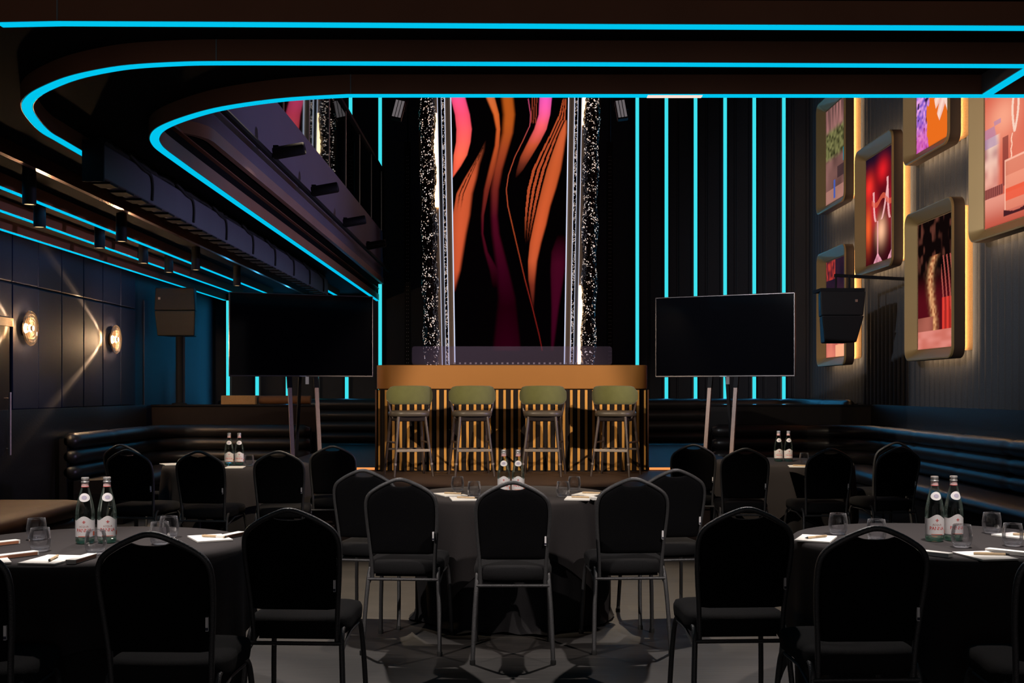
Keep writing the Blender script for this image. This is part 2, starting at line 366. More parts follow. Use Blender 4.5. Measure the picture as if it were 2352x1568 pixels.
def painted(name, corner_fn, nu, nv, col_fn, m, parent):
    """flat lit picture: nu x nv cells, colour of each point from col_fn(u, v) in linear rgb"""
    vs = [corner_fn(i / nu, j / nv) for j in range(nv + 1) for i in range(nu + 1)]
    fs = [(j * (nu + 1) + i, j * (nu + 1) + i + 1, (j + 1) * (nu + 1) + i + 1, (j + 1) * (nu + 1) + i) for j in range(nv) for i in range(nu)]
    me = bpy.data.meshes.new(name); me.from_pydata([tuple(v) for v in vs], [], fs)
    ca = me.color_attributes.new('Col', 'FLOAT_COLOR', 'POINT')
    buf = []
    for j in range(nv + 1):
        for i in range(nu + 1): buf += [*col_fn(i / nu, j / nv), 1.0]
    ca.data.foreach_set('color', buf)
    me.materials.append(m); o = bpy.data.objects.new(name, me); COL.objects.link(o)
    if parent: o.parent = parent
    return o

# ------------------------------------------------------------------ the room shell
WX = 4.85; DB = 18.5; ZL = 2.87; ZC = 2.97; ZT = 7.0
struct(MB().box(-WX - .3, WX + .3, -1.5, DB + .3, -0.1, 0.0).build('floor', M['floor'], smooth=False))
struct(MB().box(-WX - .3, WX + .3, DB, DB + .2, 0, ZT).build('wall_back', M['wallblack'], smooth=False))
struct(MB().box(-WX - .25, -WX, -1.5, DB, 0, ZT).build('wall_left', M['wallblack'], smooth=False))
struct(MB().box(WX + .06, WX + .25, -1.5, DB, 0, ZT).build('wall_right', M['black'], smooth=False))
struct(MB().box(-WX - .3, WX + .3, -1.5, DB + .3, ZT, ZT + .1).build('ceiling_void', M['ceil'], smooth=False))
# low ceiling: over the near room and over the left aisle, rounded where it opens to the tall void
lowp = [(WX, -1.3), (WX, 5.60)]
# ribbon paths on the plane z = ZL, taken from where the light lines run
def path_on(pts): return [onz(px, py, ZL) for px, py in pts]
RA = [(WX - 0.02, 5.655), (-0.30, 5.645)] + [(p.x, p.y) for p in cr([(v.x, v.y, 0) for v in path_on([(800, 221), (654, 230), (517, 249), (430, 272), (372, 296), (355, 317), (362, 336), (379, 351)])], 7)]
RA = [p for p in RA] + [(-2.15, 7.6), (-2.16, 9.0), (-2.17, 12.0), (-2.19, DB - .02)]
RB = [(WX - 0.02, 5.17), (0.3, 5.10)] + [(p.x, p.y) for p in cr([(v.x, v.y, 0) for v in path_on([(800, 147), (517, 146.4), (413, 148), (310, 154), (241, 163.6), (172, 179), (120.5, 198), (79, 220), (62, 244.5), (74, 272), (103, 303), (138, 324), (193, 356)])], 5)]
RB += [(-2.68, 9.0), (-2.70, 12.0), (-2.71, 17.6)]
RC = [(WX - 0.02, 4.63), (0.4, 4.575), (-1.3, 4.545), (-1.81, 4.538), (-2.06, 4.553)] + [(-3.17 + 1.11 * (1 - math.sin(a)), 5.65 - 1.10 * math.cos(a)) for a in [R(x) for x in range(10, 91, 10)]]
RC += [(-3.17, 8.0), (-3.17, 12.0), (-3.16, 17.5)]
lowp += [(x, y) for x, y in RA[1:]] + [(-2.19, DB), (-WX, DB), (-WX, -1.3)]
mbc = MB(); nlp = len(lowp)
mbc.add([(x, y, ZC) for x, y in lowp] + [(x, y, ZC + .08) for x, y in lowp],
        [tuple(range(nlp)), tuple(range(nlp, 2 * nlp))[::-1]] + [(i, (i + 1) % nlp, (i + 1) % nlp + nlp, i + nlp) for i in range(nlp)])
struct(mbc.build('ceiling', M['ceil'], smooth=False))

def ribbon(path, label, top=ZC + .0, led=True, fm='fascia', w=0.052, zb=ZL, joints=()):
    root = empty('light_ribbon', (path[0][0], path[0][1], zb))
    tag(root, label, 'ceiling light', 'curved light ribbons under the low ceiling')
    P = [(x - path[0][0], y - path[0][1], 0) for x, y in path]
    h = w / 2 + .006
    MB().sweep(P, [(-h, .004), (h, .004), (h, top - zb), (-h, top - zb)]).build('fascia', M[fm], root, angle=30)
    if led: MB().sweep(P, [(-w / 2, 0), (w / 2, 0), (w / 2, .006), (-w / 2, .006)]).build('led_strip', M['cyan'], root, angle=30)
    for jx, jy in joints:
        MB().box(jx - path[0][0] - .003, jx - path[0][0] + .003, jy - path[0][1] - h - .003, jy - path[0][1] - h + .004, .006, top - zb).build('joint', M['channel'], root, smooth=False)
    return root
ra = ribbon(RA, 'innermost cyan light ribbon, curving in front of the tall screen and back under the balcony', joints=[(-0.80, 5.645)])
MB().box(.675 - RA[0][0], .947 - RA[0][0], 5.648 - RA[0][1] - .024, 5.648 - RA[0][1] + .024, -.002, .001).build('painted_glare', M['glarewhite'], ra, smooth=False)['label'] = 'short whitish glare painted on the light line'  # glare of a reflection, painted as a small emissive strip
struct(MB().sweep([(x, y, 0) for x, y in RA[len(RA) // 2:]], [(-.03, ZC + .082), (.032, ZC + .082), (.032, 3.07), (-.03, 3.07)]).build('trim_5', M['fascia'], angle=30))
ribbon(RB, 'middle cyan light ribbon, curving left behind the innermost one', joints=[(-1.32, 5.085)])
rc = ribbon(RC[:5], 'topmost cyan light ribbon, running straight across the upper edge of the photo', joints=[(-1.81, 4.538)])
rc2 = ribbon(RC[4:], 'unlit copper ribbon edge between the grey hung box and the three left light lines', led=False, fm='copper', w=.03)
for X, y0, y1, lab in ((-3.70, 5.2, 17.4, 'first straight cyan light line of the left aisle ceiling, nearest the copper edge'),
                       (-4.18, 5.2, 17.5, 'second straight cyan light line of the left aisle ceiling, behind the small downlights'),
                       (-4.66, 5.2, DB - .14, 'third straight cyan light line of the left aisle ceiling, closest to the sconce wall')):
    ribbon([(X, y0), (X, (y0 + y1) / 2), (X, y1)], lab, w=.045)
ribbon([(2.36, 5.615), (2.36, 5.4), (2.36, 5.17)], 'short cyan light ribbon at the upper right running towards the camera', w=.05, fm='channel')

# long grey box hung below the low ceiling
root = tag(empty('hung_baffle', (-2.55, 6.93, 2.70)), 'long blue-grey box hung under the ceiling with black cables along its top', 'ceiling box')
MB().box(-.06, .05, 0, 8.47, 0, .215).build('box_shell', M['ductgrey'], root, bevel=.01)
MB().box(-.075, .055, -.02, .0, -.02, .235).build('end_cap', M['black'], root, smooth=False)
for k in range(28): MB().box(-.055, .052, .1 + k * .30, .25 + k * .30, -.014, 0).build('vent_slot', M['black'], root, smooth=False)
rd = random.Random(3)
for k in range(8):
    y = .9 + k * 1.02
    pts = [(.056, y - .45, .215 + .03), (.06, y - .2, .20), (.058, y - .03, .19), (.056, y + .02, .12), (.056, y + .01, .02)]
    MB().tube(cr(pts, 5), .012, 6).build('cable', M['rubber'], root)
pts = [(.01 + .02 * rd.random(), .05 + k * .09, .228 + .02 * rd.random()) for k in range(93)]
MB().tube(pts, [.016 + .016 * rd.random() for _ in pts], 7).build('cable_bundle', M['rubber'], root)

# downlights
dl = empty('ceiling_downlight'); tag(dl, 'x', 'ceiling light', 'black cylinder downlights under the left aisle ceiling')
MB().lathe([(.02, .25), (.045, .25), (.047, .22), (.047, 0), (.040, 0), (.036, .012), (.0, .012)], 20).build('can', M['speaker'], dl)
MB().lathe([(.034, .008), (.034, .004), (0.001, .004)], 16).build('lens', M['spotglow'], dl)
spots = [(-3.81, 9.13, 'nearest black downlight in the row beside the second light line'), (-3.81, 10.46, 'second black downlight in the row beside the second light line'),
         (-3.81, 11.7, 'third black downlight in the row beside the second light line'), (-3.82, 12.6, 'fourth black downlight in the row beside the second light line'),
         (-3.42, 8.02, 'nearest black downlight crossing the first light line'), (-3.45, 10.0, 'second black downlight crossing the first light line'),
         (-3.45, 12.35, 'third black downlight crossing the first light line'), (-3.45, 14.2, 'farthest black downlight crossing the first light line')]
for i, (x, y, lab) in enumerate(spots):
    o = dl if i == 0 else copy_tree(dl); o.location = (x, y, ZC - .25); o['label'] = lab
    if i in (0, 2, 4, 6): spot((x, y, ZC - .26), (x - .1, y - .1, 0), 30, 60, .7, WARM, .03)

# ------------------------------------------------------------------ right wall: fluted felt, wainscot
mb = MB(); prof = []
y = 3.0
while y < DB:
    for k in range(6):
        t = k / 6; prof.append((WX + .06 - .06 * math.sin(PI * t) ** 0.7, y + .155 * t))
    y += .155
prof.append((WX + .06, min(y, DB)))
n = len(prof)
mb.add([(x, yy, 1.22) for x, yy in prof] + [(x, yy, ZT) for x, yy in prof], [(i, i + 1, n + i + 1, n + i) for i in range(n - 1)])
struct(mb.build('wall_right_felt', M['felt'], angle=60))
struct(MB().box(WX - .03, WX + .06, 3.0, DB, 0, 1.22).build('trim_1', M['leather'], smooth=False))
# left wall: navy panels with narrow joints, doors
ys = [10.92, 11.52, 12.12, 12.74, 13.34, 13.95, 14.5]
mb = MB()
for a, b in zip(ys, ys[1:]):
    mb.box(-WX - .01, -WX + .03, a + .006, b - .006, 1.22, 2.44); mb.box(-WX - .01, -WX + .03, a + .006, b - .006, 2.455, ZC)
for a, b in ((8.6, 9.2), (9.2, 9.85), (9.85, 10.92)):
    mb.box(-WX - .01, -WX + .03, a + .006, b - .006, 2.10, 2.44); mb.box(-WX - .01, -WX + .03, a + .006, b - .006, 2.455, ZC)
struct(mb.build('wall_left_panels', M['leftfelt'], bevel=.012, seg=3))
struct(MB().box(-WX - .01, -WX + .05, 9.6, 10.90, 2.02, 2.10).build('trim_2', M['brassfelt'], smooth=False))
def door(nm, y0, y1, z0, z1, hy, hz0, hz1, m):
    d = struct(MB().box(-WX - .02, -WX + .012, y0, y1, z0, z1).build(nm, m, smooth=False))
    h = MB().tube([(-WX + .07, hy, hz0), (-WX + .07, hy, hz1)], .013, 10)
    for z in (hz0 + .06, hz1 - .06): h.tube([(-WX, hy, z), (-WX + .07, hy, z)], .007, 8)
    o = h.build('door_handle', M['pinkmetal'], d); o['label'] = 'copper-pink vertical bar handle'
door('door_1', 9.6, 10.90, 0, 2.02, 10.78, .79, 1.39, M['black'])
door('door_2', 14.9, 16.55, .6, 2.6, 16.4, 1.1, 1.70, M['doordark'])
struct(MB().box(-WX - .01, -WX + .04, 16.65, 17.5, .6, 2.8).build('trim_3', M['doordark'], smooth=False))
struct(MB().box(-WX - .02, -WX + .04, 5, 14.9, 0, 1.22).build('trim_4', M['leather'], smooth=False))
# stage and raised rear platform, partitions
struct(MB().box(-1.75, 1.75, 10.0, 12.12, 0.005, .555).build('floor_stage', M['stagefloor'], smooth=False))
struct(MB().box(-2.62, 2.62, 12.12, 15.2, 0.005, .585).build('floor_platform', M['stagefloor'], smooth=False))
struct(MB().box(-WX, WX, 15.2, DB, 0.005, .585).build('floor_rear', M['stagefloor'], smooth=False))
for s, nm, lab in ((-1, 'left', 'amber light line along the step left of the bar'), (1, 'right', 'amber light line along the step right of the bar')):
    a, b = (-2.6, -1.47) if s < 0 else (1.47, 2.6)
    tag(MB().box(a, b, 12.10, 12.12, .560, .583).build('step_light', M['amber'], smooth=False), lab, 'step light', 'amber step lights')
for nm, a, b in (('left', -WX, -2.64), ('right', 2.62, WX)):
    w = struct(MB().box(a, b, 15.2, 15.34, 0, 1.20).build('wall_partition_' + nm, M['espresso'] if nm == 'left' else M['leather'], smooth=False))
    MB().box(a, b, 15.17, 15.36, 1.20, 1.222).build('ledge', M['ledge'], w, smooth=False)

# ------------------------------------------------------------------ wall light bars
lb_prev = None
bars = []
for px in (523, 590, 660, 727, 796): bars.append(((px - CX) * 18.35 / F, .6, 2.87))
bars.append((-2.14, .6, 6.6))
bars.append((-2.62, 4.2, 6.6))
for px in (1464, 1531, 1598, 1666, 1733, 1801): bars.append(((px - CX) * 18.35 / F, .6, 6.6))
blab = ['leftmost cyan wall light bar, full height beside the left television', 'cyan wall light bar seen below the left television, first from the left',
        'cyan wall light bar seen below the left television beside the left stand leg', 'cyan wall light bar mostly hidden by the right stand leg of the left television',
        'cyan wall light bar seen below the left television, nearest the bar', 'cyan wall light bar at the bar left end, rising behind the balcony',
        'short cyan wall light bar above the balcony handrail', 'tall cyan wall light bar at the right end of the bar', 'first tall cyan light bar behind the right television, counted from the bar',
        'second tall cyan light bar behind the right television, counted from the bar', 'third tall cyan light bar behind the right television, counted from the bar',
        'fourth tall cyan light bar behind the right television, counted from the bar', 'last tall cyan light bar behind the right television, nearest the framed photos']
for (x, z0, z1), lab in zip(bars, blab):
    o = tag(empty('wall_light_bar', (x, DB, z0)), lab, 'wall light', 'cyan light bars on the back wall')
    MB().box(-.03, .03, -.13, 0, 0, z1 - z0).build('channel', M['channel'], o, smooth=False)
    MB().box(-.028, .028, -.136, -.13, 0, z1 - z0).build('led_strip', M['cyan2'], o, smooth=False)
mb = MB()
for i in range(14):
    x = 2.0 + i * .47 / 2
    if x < WX - .1: mb.box(x + .02, x + .215, DB - .03, DB, .6, 6.8)
struct(mb.build('wall_back_panels', M['wallblack'], smooth=False, bevel=.008))

# ------------------------------------------------------------------ balcony
bal = tag(empty('balcony', (-2.0, 7.2, 3.06)), 'purple-fronted balcony with glass railing above the left side of the hall', 'balcony')
def balpath(off, r=.35):
    return [(-2.2, 0.0 - off, 0)] + [(-r + (r + off) * math.sin(a), r - (r + off) * math.cos(a), 0) for a in [R(k * 15) for k in range(0, 7)]] + [(off, 4, 0), (off, 8, 0), (off, 10.35, 0)]
def wallstrip(path, z0, z1, th):
    return MB().sweep(path, [(0, z0), (0, z1), (-th, z1), (-th, z0)])
wallstrip(balpath(0), .085, .80, .05).build('front_panel', M['purple'], bal, angle=30)
wallstrip(balpath(.012), 0, .085, .06).build('lower_band', M['band'], bal, angle=30)
p0 = [(x, y) for x, y, z in balpath(-.03)] + [(-2.2, 10.35)]
k = len(p0); MB().add([(x, y, .0) for x, y in p0] + [(x, y, .1) for x, y in p0], [tuple(range(k)), tuple(range(k, 2 * k))[::-1]] + [(i, (i + 1) % k, k + (i + 1) % k, k + i) for i in range(k)]).build('slab', M['ceil'], bal, smooth=False)
MB().tube([(.10, -.2 + .3, .19), (.10, 5, .19), (.10, 10.2, .19)], .024, 8).build('track_rail', M['black'], bal)
gl = [0.3 + i * 1.25 for i in range(9)]
for a, b in zip(gl, gl[1:]):
    MB().box(-.03, -.018, a + .01, min(b, 10.3) - .01, .80, 1.74).build('glass_pane', M['balglass'], bal, smooth=False)
    MB().box(-.034, -.012, b - .012, b + .004, .80, 1.74).build('post', M['steel'], bal, smooth=False)
MB().box(-.06, .01, .2, 10.35, 1.74, 1.78).build('handrail', M['black'], bal, smooth=False)
MB().box(-.02, .02, 10.3, 10.36, 0.4, 1.78).build('end_post', M['black'], bal, smooth=False)
struct(MB().box(-WX, -2.15, 7.2, 17.5, 3.055, 3.85).build('floor_balcony', M['ceil'], smooth=False))
th = empty('track_spot'); tag(th, 'x', 'spotlight', 'black track spotlights on the balcony front')
MB().lathe([(.0, -.02), (.045, -.02), (.05, 0), (.05, .22), (.043, .23), (.0, .2)], 16).xform(Matrix.Rotation(R(80), 4, 'Y') @ Matrix.Rotation(0, 4, 'X')).build('can', M['speaker'], th)
MB().box(-.02, .02, -.02, .02, -.03, .06).build('bracket', M['black'], th, smooth=False)
for i, (y, lab) in enumerate(((8.9, 'nearest black track spotlight on the balcony front'), (10.6, 'second black track spotlight on the balcony front'),
                              (12.6, 'third black track spotlight on the balcony front'), (14.6, 'farthest black track spotlight on the balcony front'))):
    o = th if i == 0 else copy_tree(th); o.location = (-1.855, y, 3.27); o['label'] = lab

# ------------------------------------------------------------------ banquettes
def fillet(a, c, b, r, n=8):
    a = Vector(a); b = Vector(b); c = Vector(c); u = (a - c).normalized(); v = (b - c).normalized()
    o = c + (u + v) * r; p = []
    for k in range(n + 1):
        t = k / n * PI / 2; p.append(o - u * r * math.sin(t) * 1.0 - v * r * math.cos(t)) if False else p.append(o - v * r * math.cos(t) - u * r * math.sin(t))
    return p
def densify(path, step):
    out = []
    for a, b in zip(path, path[1:]):
        a = Vector(a); b = Vector(b); n = max(1, int((b - a).length / step))
        out += [a + (b - a) * (k / n) for k in range(n)]
    out.append(Vector(path[-1])); return out
def banquette(name, path, z_seat, n_roll, dia, side, label, group, depth=.62, seams=1.25, base=0.0):
    """path = line of the back rolls; side = +1 when the seat is to the right of the walking direction"""
    root = tag(empty(name, (path[0][0], path[0][1], base)), label, 'sofa', group)
    o = Vector((path[0][0], path[0][1], 0))
    P = [Vector((x, y, 0)) - o for x, y in path]
    D = densify(P, .08); L = [0]
    for a, b in zip(D, D[1:]): L.append(L[-1] + (b - a).length)
    tot = L[-1]; ns = max(1, round(tot / seams)); sl = tot / ns
    def seamf(s):
        d = abs((s / sl + .5) % 1 - .5) * sl; e = min(s, tot - s)
        return (1 - .16 * math.exp(-(d / .045) ** 2)) * (1 - .25 * math.exp(-(e / .03) ** 2))
    rr = [dia / 2 * 1.04 * seamf(s) for s in L]
    for k in range(n_roll):
        z = z_seat - base + dia * (k + .5)
        MB().tube([p + Vector((0, 0, z)) for p in D], rr, 16).build('back_roll', M['leather'], root, angle=80)
    t0 = z_seat - base
    ps = [(-.10 * side, .0), (-.10 * side, t0 + dia * n_roll - .05), (-.02 * side, t0 + dia * n_roll - .05), (-.02 * side, 0)]
    MB().sweep(D, ps).build('back_panel', M['black'], root, smooth=False)
    e = .05 * side
    prof = [(e, t0 - .14), (e, t0 - .005), (depth * .9 * side, t0 + .012), (depth * side + .02 * side, t0 - .02), (depth * side + .045 * side, t0 - .07), (depth * side + .02 * side, t0 - .12), (depth * .9 * side, t0 - .14)]
    MB().sweep(D, prof).build('seat', M['leather'], root, angle=60)
    MB().sweep(D, [(e, 0.0), (e, t0 - .14), (depth * .92 * side, t0 - .14), (depth * .92 * side, 0.0)]).build('base', M['black'], root, smooth=False)
    return root
lp = [(-4.66, 11.9), (-4.66, 13.9)] + [(p.x, p.y) for p in fillet((-4.66, 13, 0), (-4.66, 15.03, 0), (-3, 15.03, 0), .55)] + [(-2.68, 15.03)]
banquette('banquette_sofa', lp, .46, 3, .165, 1, 'black leather banquette with three back rolls along the left sconce wall and its corner', 'black leather banquettes')
rp = [(2.66, 15.03), (3.9, 15.03)] + [(p.x, p.y) for p in fillet((2.6, 15.03, 0), (4.66, 15.03, 0), (4.66, 13, 0), .75)] + [(4.66, 8.0)]
banquette('banquette_sofa', rp, .46, 3, .165, 1, 'long black leather banquette with three back rolls below the framed photos', 'black leather banquettes')
banquette('banquette_sofa', [(-4.6, 17.75), (-1.75, 17.75)], .60 + .0, 4, .17, 1, 'raised black leather booth back of four rolls behind the left television', 'black leather banquettes', base=.585, depth=.6)
br2 = [(1.75, 17.75), (3.8, 17.75)] + [(p.x, p.y) for p in fillet((2, 17.75, 0), (4.62, 17.75, 0), (4.62, 15, 0), .5)] + [(4.62, 15.45)]
banquette('banquette_sofa', br2, .60, 4, .17, 1, 'raised black leather booth back of four rolls behind the right television', 'black leather banquettes', base=.585, depth=.6)
tag(MB().box(-.23, .23, -.12, .12, 0, .12).build('counter_box', M['brassfelt'], smooth=False, bevel=.006), 'small brown textured box standing on the ledge below the left television', 'box').location = ((552 - CX) * 15.27 / F, 15.27, 1.222)
tag(MB().tube([(-.14, 0, .06), (.55, 0, .06)], .058, 14).build('bolster', M['tanleather'], angle=50), 'brown leather bolster on the ledge right of the textured box', 'cushion').location = ((620 - CX) * 15.27 / F, 15.27, 1.222)
# near left bench
root = tag(empty('bench_seat', (-4.30, 9.0, 0)), 'brown leather bench end with two stacked rolls at the left edge of the photo', 'bench')
def slab(x0, x1, y0, y1, z0, z1, r):
    rings = []
    for zz, ins in ((z0, r * .9), (z0 + r * .3, r * .3), ((z0 + z1) / 2, 0), (z1 - r * .3, r * .3), (z1, r * .9), (z1 + .012, r * 2.2)):
        rings.append([(x, y, zz) for x, y in rrect(x1 - x0 - 2 * ins, y1 - y0 - 2 * ins, max(.16 - ins, .03), 8, (x0 + x1) / 2, (y0 + y1) / 2)])
    return MB().loft(rings)
slab(-.52, .63, -2.2, .87, .33, .455, .06).build('seat', M['tanleather'], root, angle=70)
slab(-.52, .57, -2.2, .80, .20, .325, .06).build('lower_roll', M['leather'], root, angle=70)
MB().box(-.5, .45, -2.1, .7, 0, .2).build('base', M['black'], root, smooth=False)

# ------------------------------------------------------------------ sconces
def caustic_lamp(loc):
    """added lamp: its shaped cone towards the camera imitates the caustic of the ribbed glass"""
    l = bpy.data.lights.new('added_caustic_lamp', 'POINT'); l.energy = 330; l.color = (1, .62, .34); l.shadow_soft_size = .008
    l.use_nodes = True; n = l.node_tree.nodes; k = l.node_tree.links
    e = [x for x in n if x.type == 'EMISSION'][0]
    g = n.new('ShaderNodeNewGeometry'); d = n.new('ShaderNodeVectorMath'); d.operation = 'DOT_PRODUCT'; d.inputs[1].default_value = (0, SIGN_C, 0)
    k.new(g.outputs['Incoming'], d.inputs[0])
    r = n.new('ShaderNodeValToRGB'); r.color_ramp.interpolation = 'EASE'; el = r.color_ramp.elements
    el[0].position = .875; el[0].color = (0, 0, 0, 1); el[1].position = .905; el[1].color = (1, 1, 1, 1)
    for p, v in ((.893, .2), (.918, .5), (.928, .05), (1.0, .004)):
        q = el.new(p); q.color = (v, v, v, 1)
    k.new(d.outputs['Value'], r.inputs[0]); dx = n.new('ShaderNodeVectorMath'); dx.operation = 'DOT_PRODUCT'; dx.inputs[1].default_value = (SIGN_C, 0, 0); k.new(g.outputs['Incoming'], dx.inputs[0])
    gt = n.new('ShaderNodeMath'); gt.operation = 'GREATER_THAN'; gt.inputs[1].default_value = -.02; k.new(dx.outputs['Value'], gt.inputs[0])   # cone cut off on the room side to keep it off the ceiling
    mm = n.new('ShaderNodeMath'); mm.operation = 'MULTIPLY'; k.new(r.outputs['Color'], mm.inputs[0]); k.new(gt.outputs[0], mm.inputs[1]); k.new(mm.outputs[0], e.inputs['Strength'])
    o = bpy.data.objects.new('added_caustic_lamp', l); COL.objects.link(o); o.location = loc
SIGN_C = -1.0
sc = empty('wall_sconce'); tag(sc, 'x', 'wall lamp', 'ribbed glass wall sconces')
rings = [(.035, .0), (.04, .02)]
prof = [(.030, .075), (.045, .085), (.06, .078), (.075, .088), (.09, .080), (.105, .090), (.12, .080), (.135, .088), (.15, .078), (.165, .082), (.176, .070), (.170, .062), (.15, .066), (.12, .066), (.09, .066), (.06, .066), (.03, .066)]
rot = Matrix.Rotation(R(90), 4, 'Y')
MB().loft([[(r * math.cos(2 * PI * k / 40), r * math.sin(2 * PI * k / 40), z) for k in range(40)] for r, z in prof], loop=True).xform(rot).build('glass_disc', M['disc'], sc, angle=60)
MB().lathe([(.075, 0), (.075, .014), (.02, .016), (.02, .06), (.001, .06)], 24).xform(rot).build('back_plate', M['brassdark'], sc)
MB().lathe([(.024, .060), (.034, .063), (.034, .072), (.024, .074)], 24).xform(rot).build('bulb', M['sconceglow'], sc)
MB().lathe([(.034, .050), (.105, .050), (.105, .054), (.034, .054)], 32).xform(rot).build('glow_ring', M['sconcering'], sc)
MB().lathe([(.026, .074), (.026, .096), (.0, .1)], 24).xform(rot).build('cap', M['brassdark'], sc)
for rr0 in (.075, .105, .138, .17): MB().tube([(.082 if rr0 < .16 else .07, rr0 * math.cos(2 * PI * k / 40), rr0 * math.sin(2 * PI * k / 40)) for k in range(40)], .0042, 6, closed=True).build('glass_rib', M['warmrib'], sc)
for i, (y, lab) in enumerate(((11.17, 'glowing ribbed glass wall sconce nearer the camera'), (13.58, 'glowing ribbed glass wall sconce farther along the left wall'))):
    o = sc if i == 0 else copy_tree(sc); o.location = (-WX + .032, y, 2.02); o['label'] = lab
    l = bpy.data.lights.new('sconce_lamp', 'POINT'); l.energy = 60; l.color = (1, .62, .32); l.shadow_soft_size = .05
    lo = bpy.data.objects.new('sconce_lamp', l); COL.objects.link(lo); lo.location = (-WX + .15, y, 2.02)
    caustic_lamp((-WX + .16, y - .02, 2.02))

# ------------------------------------------------------------------ framed backlit photos
rnd = random.Random(11)
def hsh(a, b, s=0):
    v = math.sin(a * 127.1 + b * 311.7 + s * 74.7) * 43758.5453; return v - math.floor(v)
def vn(x, y, s=0):
    xi, yi = math.floor(x), math.floor(y); fx, fy = x - xi, y - yi; fx = fx * fx * (3 - 2 * fx); fy = fy * fy * (3 - 2 * fy)
    a, b, c, d = hsh(xi, yi, s), hsh(xi + 1, yi, s), hsh(xi, yi + 1, s), hsh(xi + 1, yi + 1, s)
    return (a * (1 - fx) + b * fx) * (1 - fy) + (c * (1 - fx) + d * fx) * fy
def lerp(a, b, t): t = max(0, min(1, t)); return tuple(p + (q - p) * t for p, q in zip(a, b))
def sm(a, b, x):
    t = max(0, min(1, (x - a) / (b - a))); return t * t * (3 - 2 * t)
C_ = lambda r, g, b: s2l(r, g, b)
# u runs from the far edge to the near edge, v from bottom to top
def art_market(u, v):
    c = lerp(C_(90, 62, 58), C_(150, 105, 98), vn(u * 5, v * 7, 1))
    if v > .7: c = lerp(c, lerp(C_(60, 45, 45), C_(190, 130, 125), vn(u * 16, v * 3, 2)), .8)
    k = sm(.42, .5, v) * (1 - sm(.72, .8, v))
    c = lerp(c, lerp(C_(28, 30, 14), C_(130, 128, 80), vn(u * 16, v * 34, 3)), k)
    if .36 < v < .5 and u > .74: c = C_(0, 140, 165)
    if .22 < v < .34 and .5 < u: c = lerp(c, C_(40, 30, 38), .7)
    if v < .14: c = lerp(c, C_(190, 135, 120), .6)
    if .03 < v < .22 and .34 < u < .42: c = C_(70, 90, 170)
    return c
def art_toast(u, v):
    c = lerp(C_(38, 8, 16), C_(120, 12, 26), vn(u * 3, v * 4, 5))
    c = lerp(c, C_(12, 14, 34), sm(.75, .95, v) + .6 * sm(.75, 1, u))
    for (a, b, rx, ry, col) in ((.12, .72, .18, .14, C_(250, 50, 42)), (.55, .82, .2, .12, C_(225, 30, 38)), (.25, .48, .2, .2, C_(190, 30, 44)), (.8, .5, .2, .25, C_(150, 24, 40)), (.5, .28, .16, .13, C_(255, 190, 150)), (.08, .35, .12, .2, C_(240, 95, 45))):
        q = ((u - a) / rx) ** 2 + ((v - b) / ry) ** 2; c = lerp(c, col, math.exp(-q * 1.3))
    for gx, gw, gb, gt in ((.42, .22, .38, .66), (.86, .22, .36, .74)):
        t = (v - gb) / (gt - gb)
        if 0 < t < 1:
            w = gw * (.35 + .65 * math.sqrt(t)); e = abs(abs(u - gx - .06 * t) - w)
            if e < .028: c = lerp(c, C_(255, 190, 190), .75)
        if .06 < v < gb and abs(u - gx + .03) < .022: c = lerp(c, C_(255, 175, 185), .7)
        if abs(v - gb - .18 - .03 * math.sin(u * 14)) < .025 and abs(u - gx) < gw: c = lerp(c, C_(225, 95, 70), .7)
        if v < .08 and abs(u - gx + .03) < .14 * (1 - v / .09): c = lerp(c, C_(255, 170, 190), .6 * vn(u * 30, v * 30, 4) + .3)
    return c
def art_flowers(u, v):
    w = .30 + .12 * vn(v * 4, 1, 3)
    if u < w + .12 * (vn(u * 20, v * 20, 5) - .5):
        n = vn(u * 22, v * 40, 6); c = lerp(C_(90, 60, 190), C_(245, 170, 235), n); c = lerp(c, C_(45, 20, 60), sm(.7, .9, vn(u * 18, v * 30, 8)))
        return lerp(c, C_(235, 60, 150), .5 * sm(.3, .05, v))
    c = lerp(C_(225, 50, 60), C_(255, 120, 110), vn(u * 14, v * 20, 7))
    c = lerp(c, C_(235, 110, 30), sm(.55, .38, v))
    for k in range(6):
        a = 1.9 + k * .28; dx, dy = u - .98, v - .55; t = dx * math.cos(a + .6) + dy * math.sin(a + .6) ; s = -dx * math.sin(a + .6) + dy * math.cos(a + .6)
        if 0 < t < .52 and abs(s) < .045 + .03 * math.sin(t * 6): c = lerp(C_(255, 220, 205), C_(235, 165, 150), abs(s) / .08)
    dx, dy = u - .95, v - .42
    if u > .55 and .18 < v < .62 and abs((u - .8) + (v - .4) * .4) < .13 * (1 - abs(v - .4) / .3): c = C_(248, 215, 200)
    if u > .85 and v < .3: c = C_(180, 30, 40)
    return c
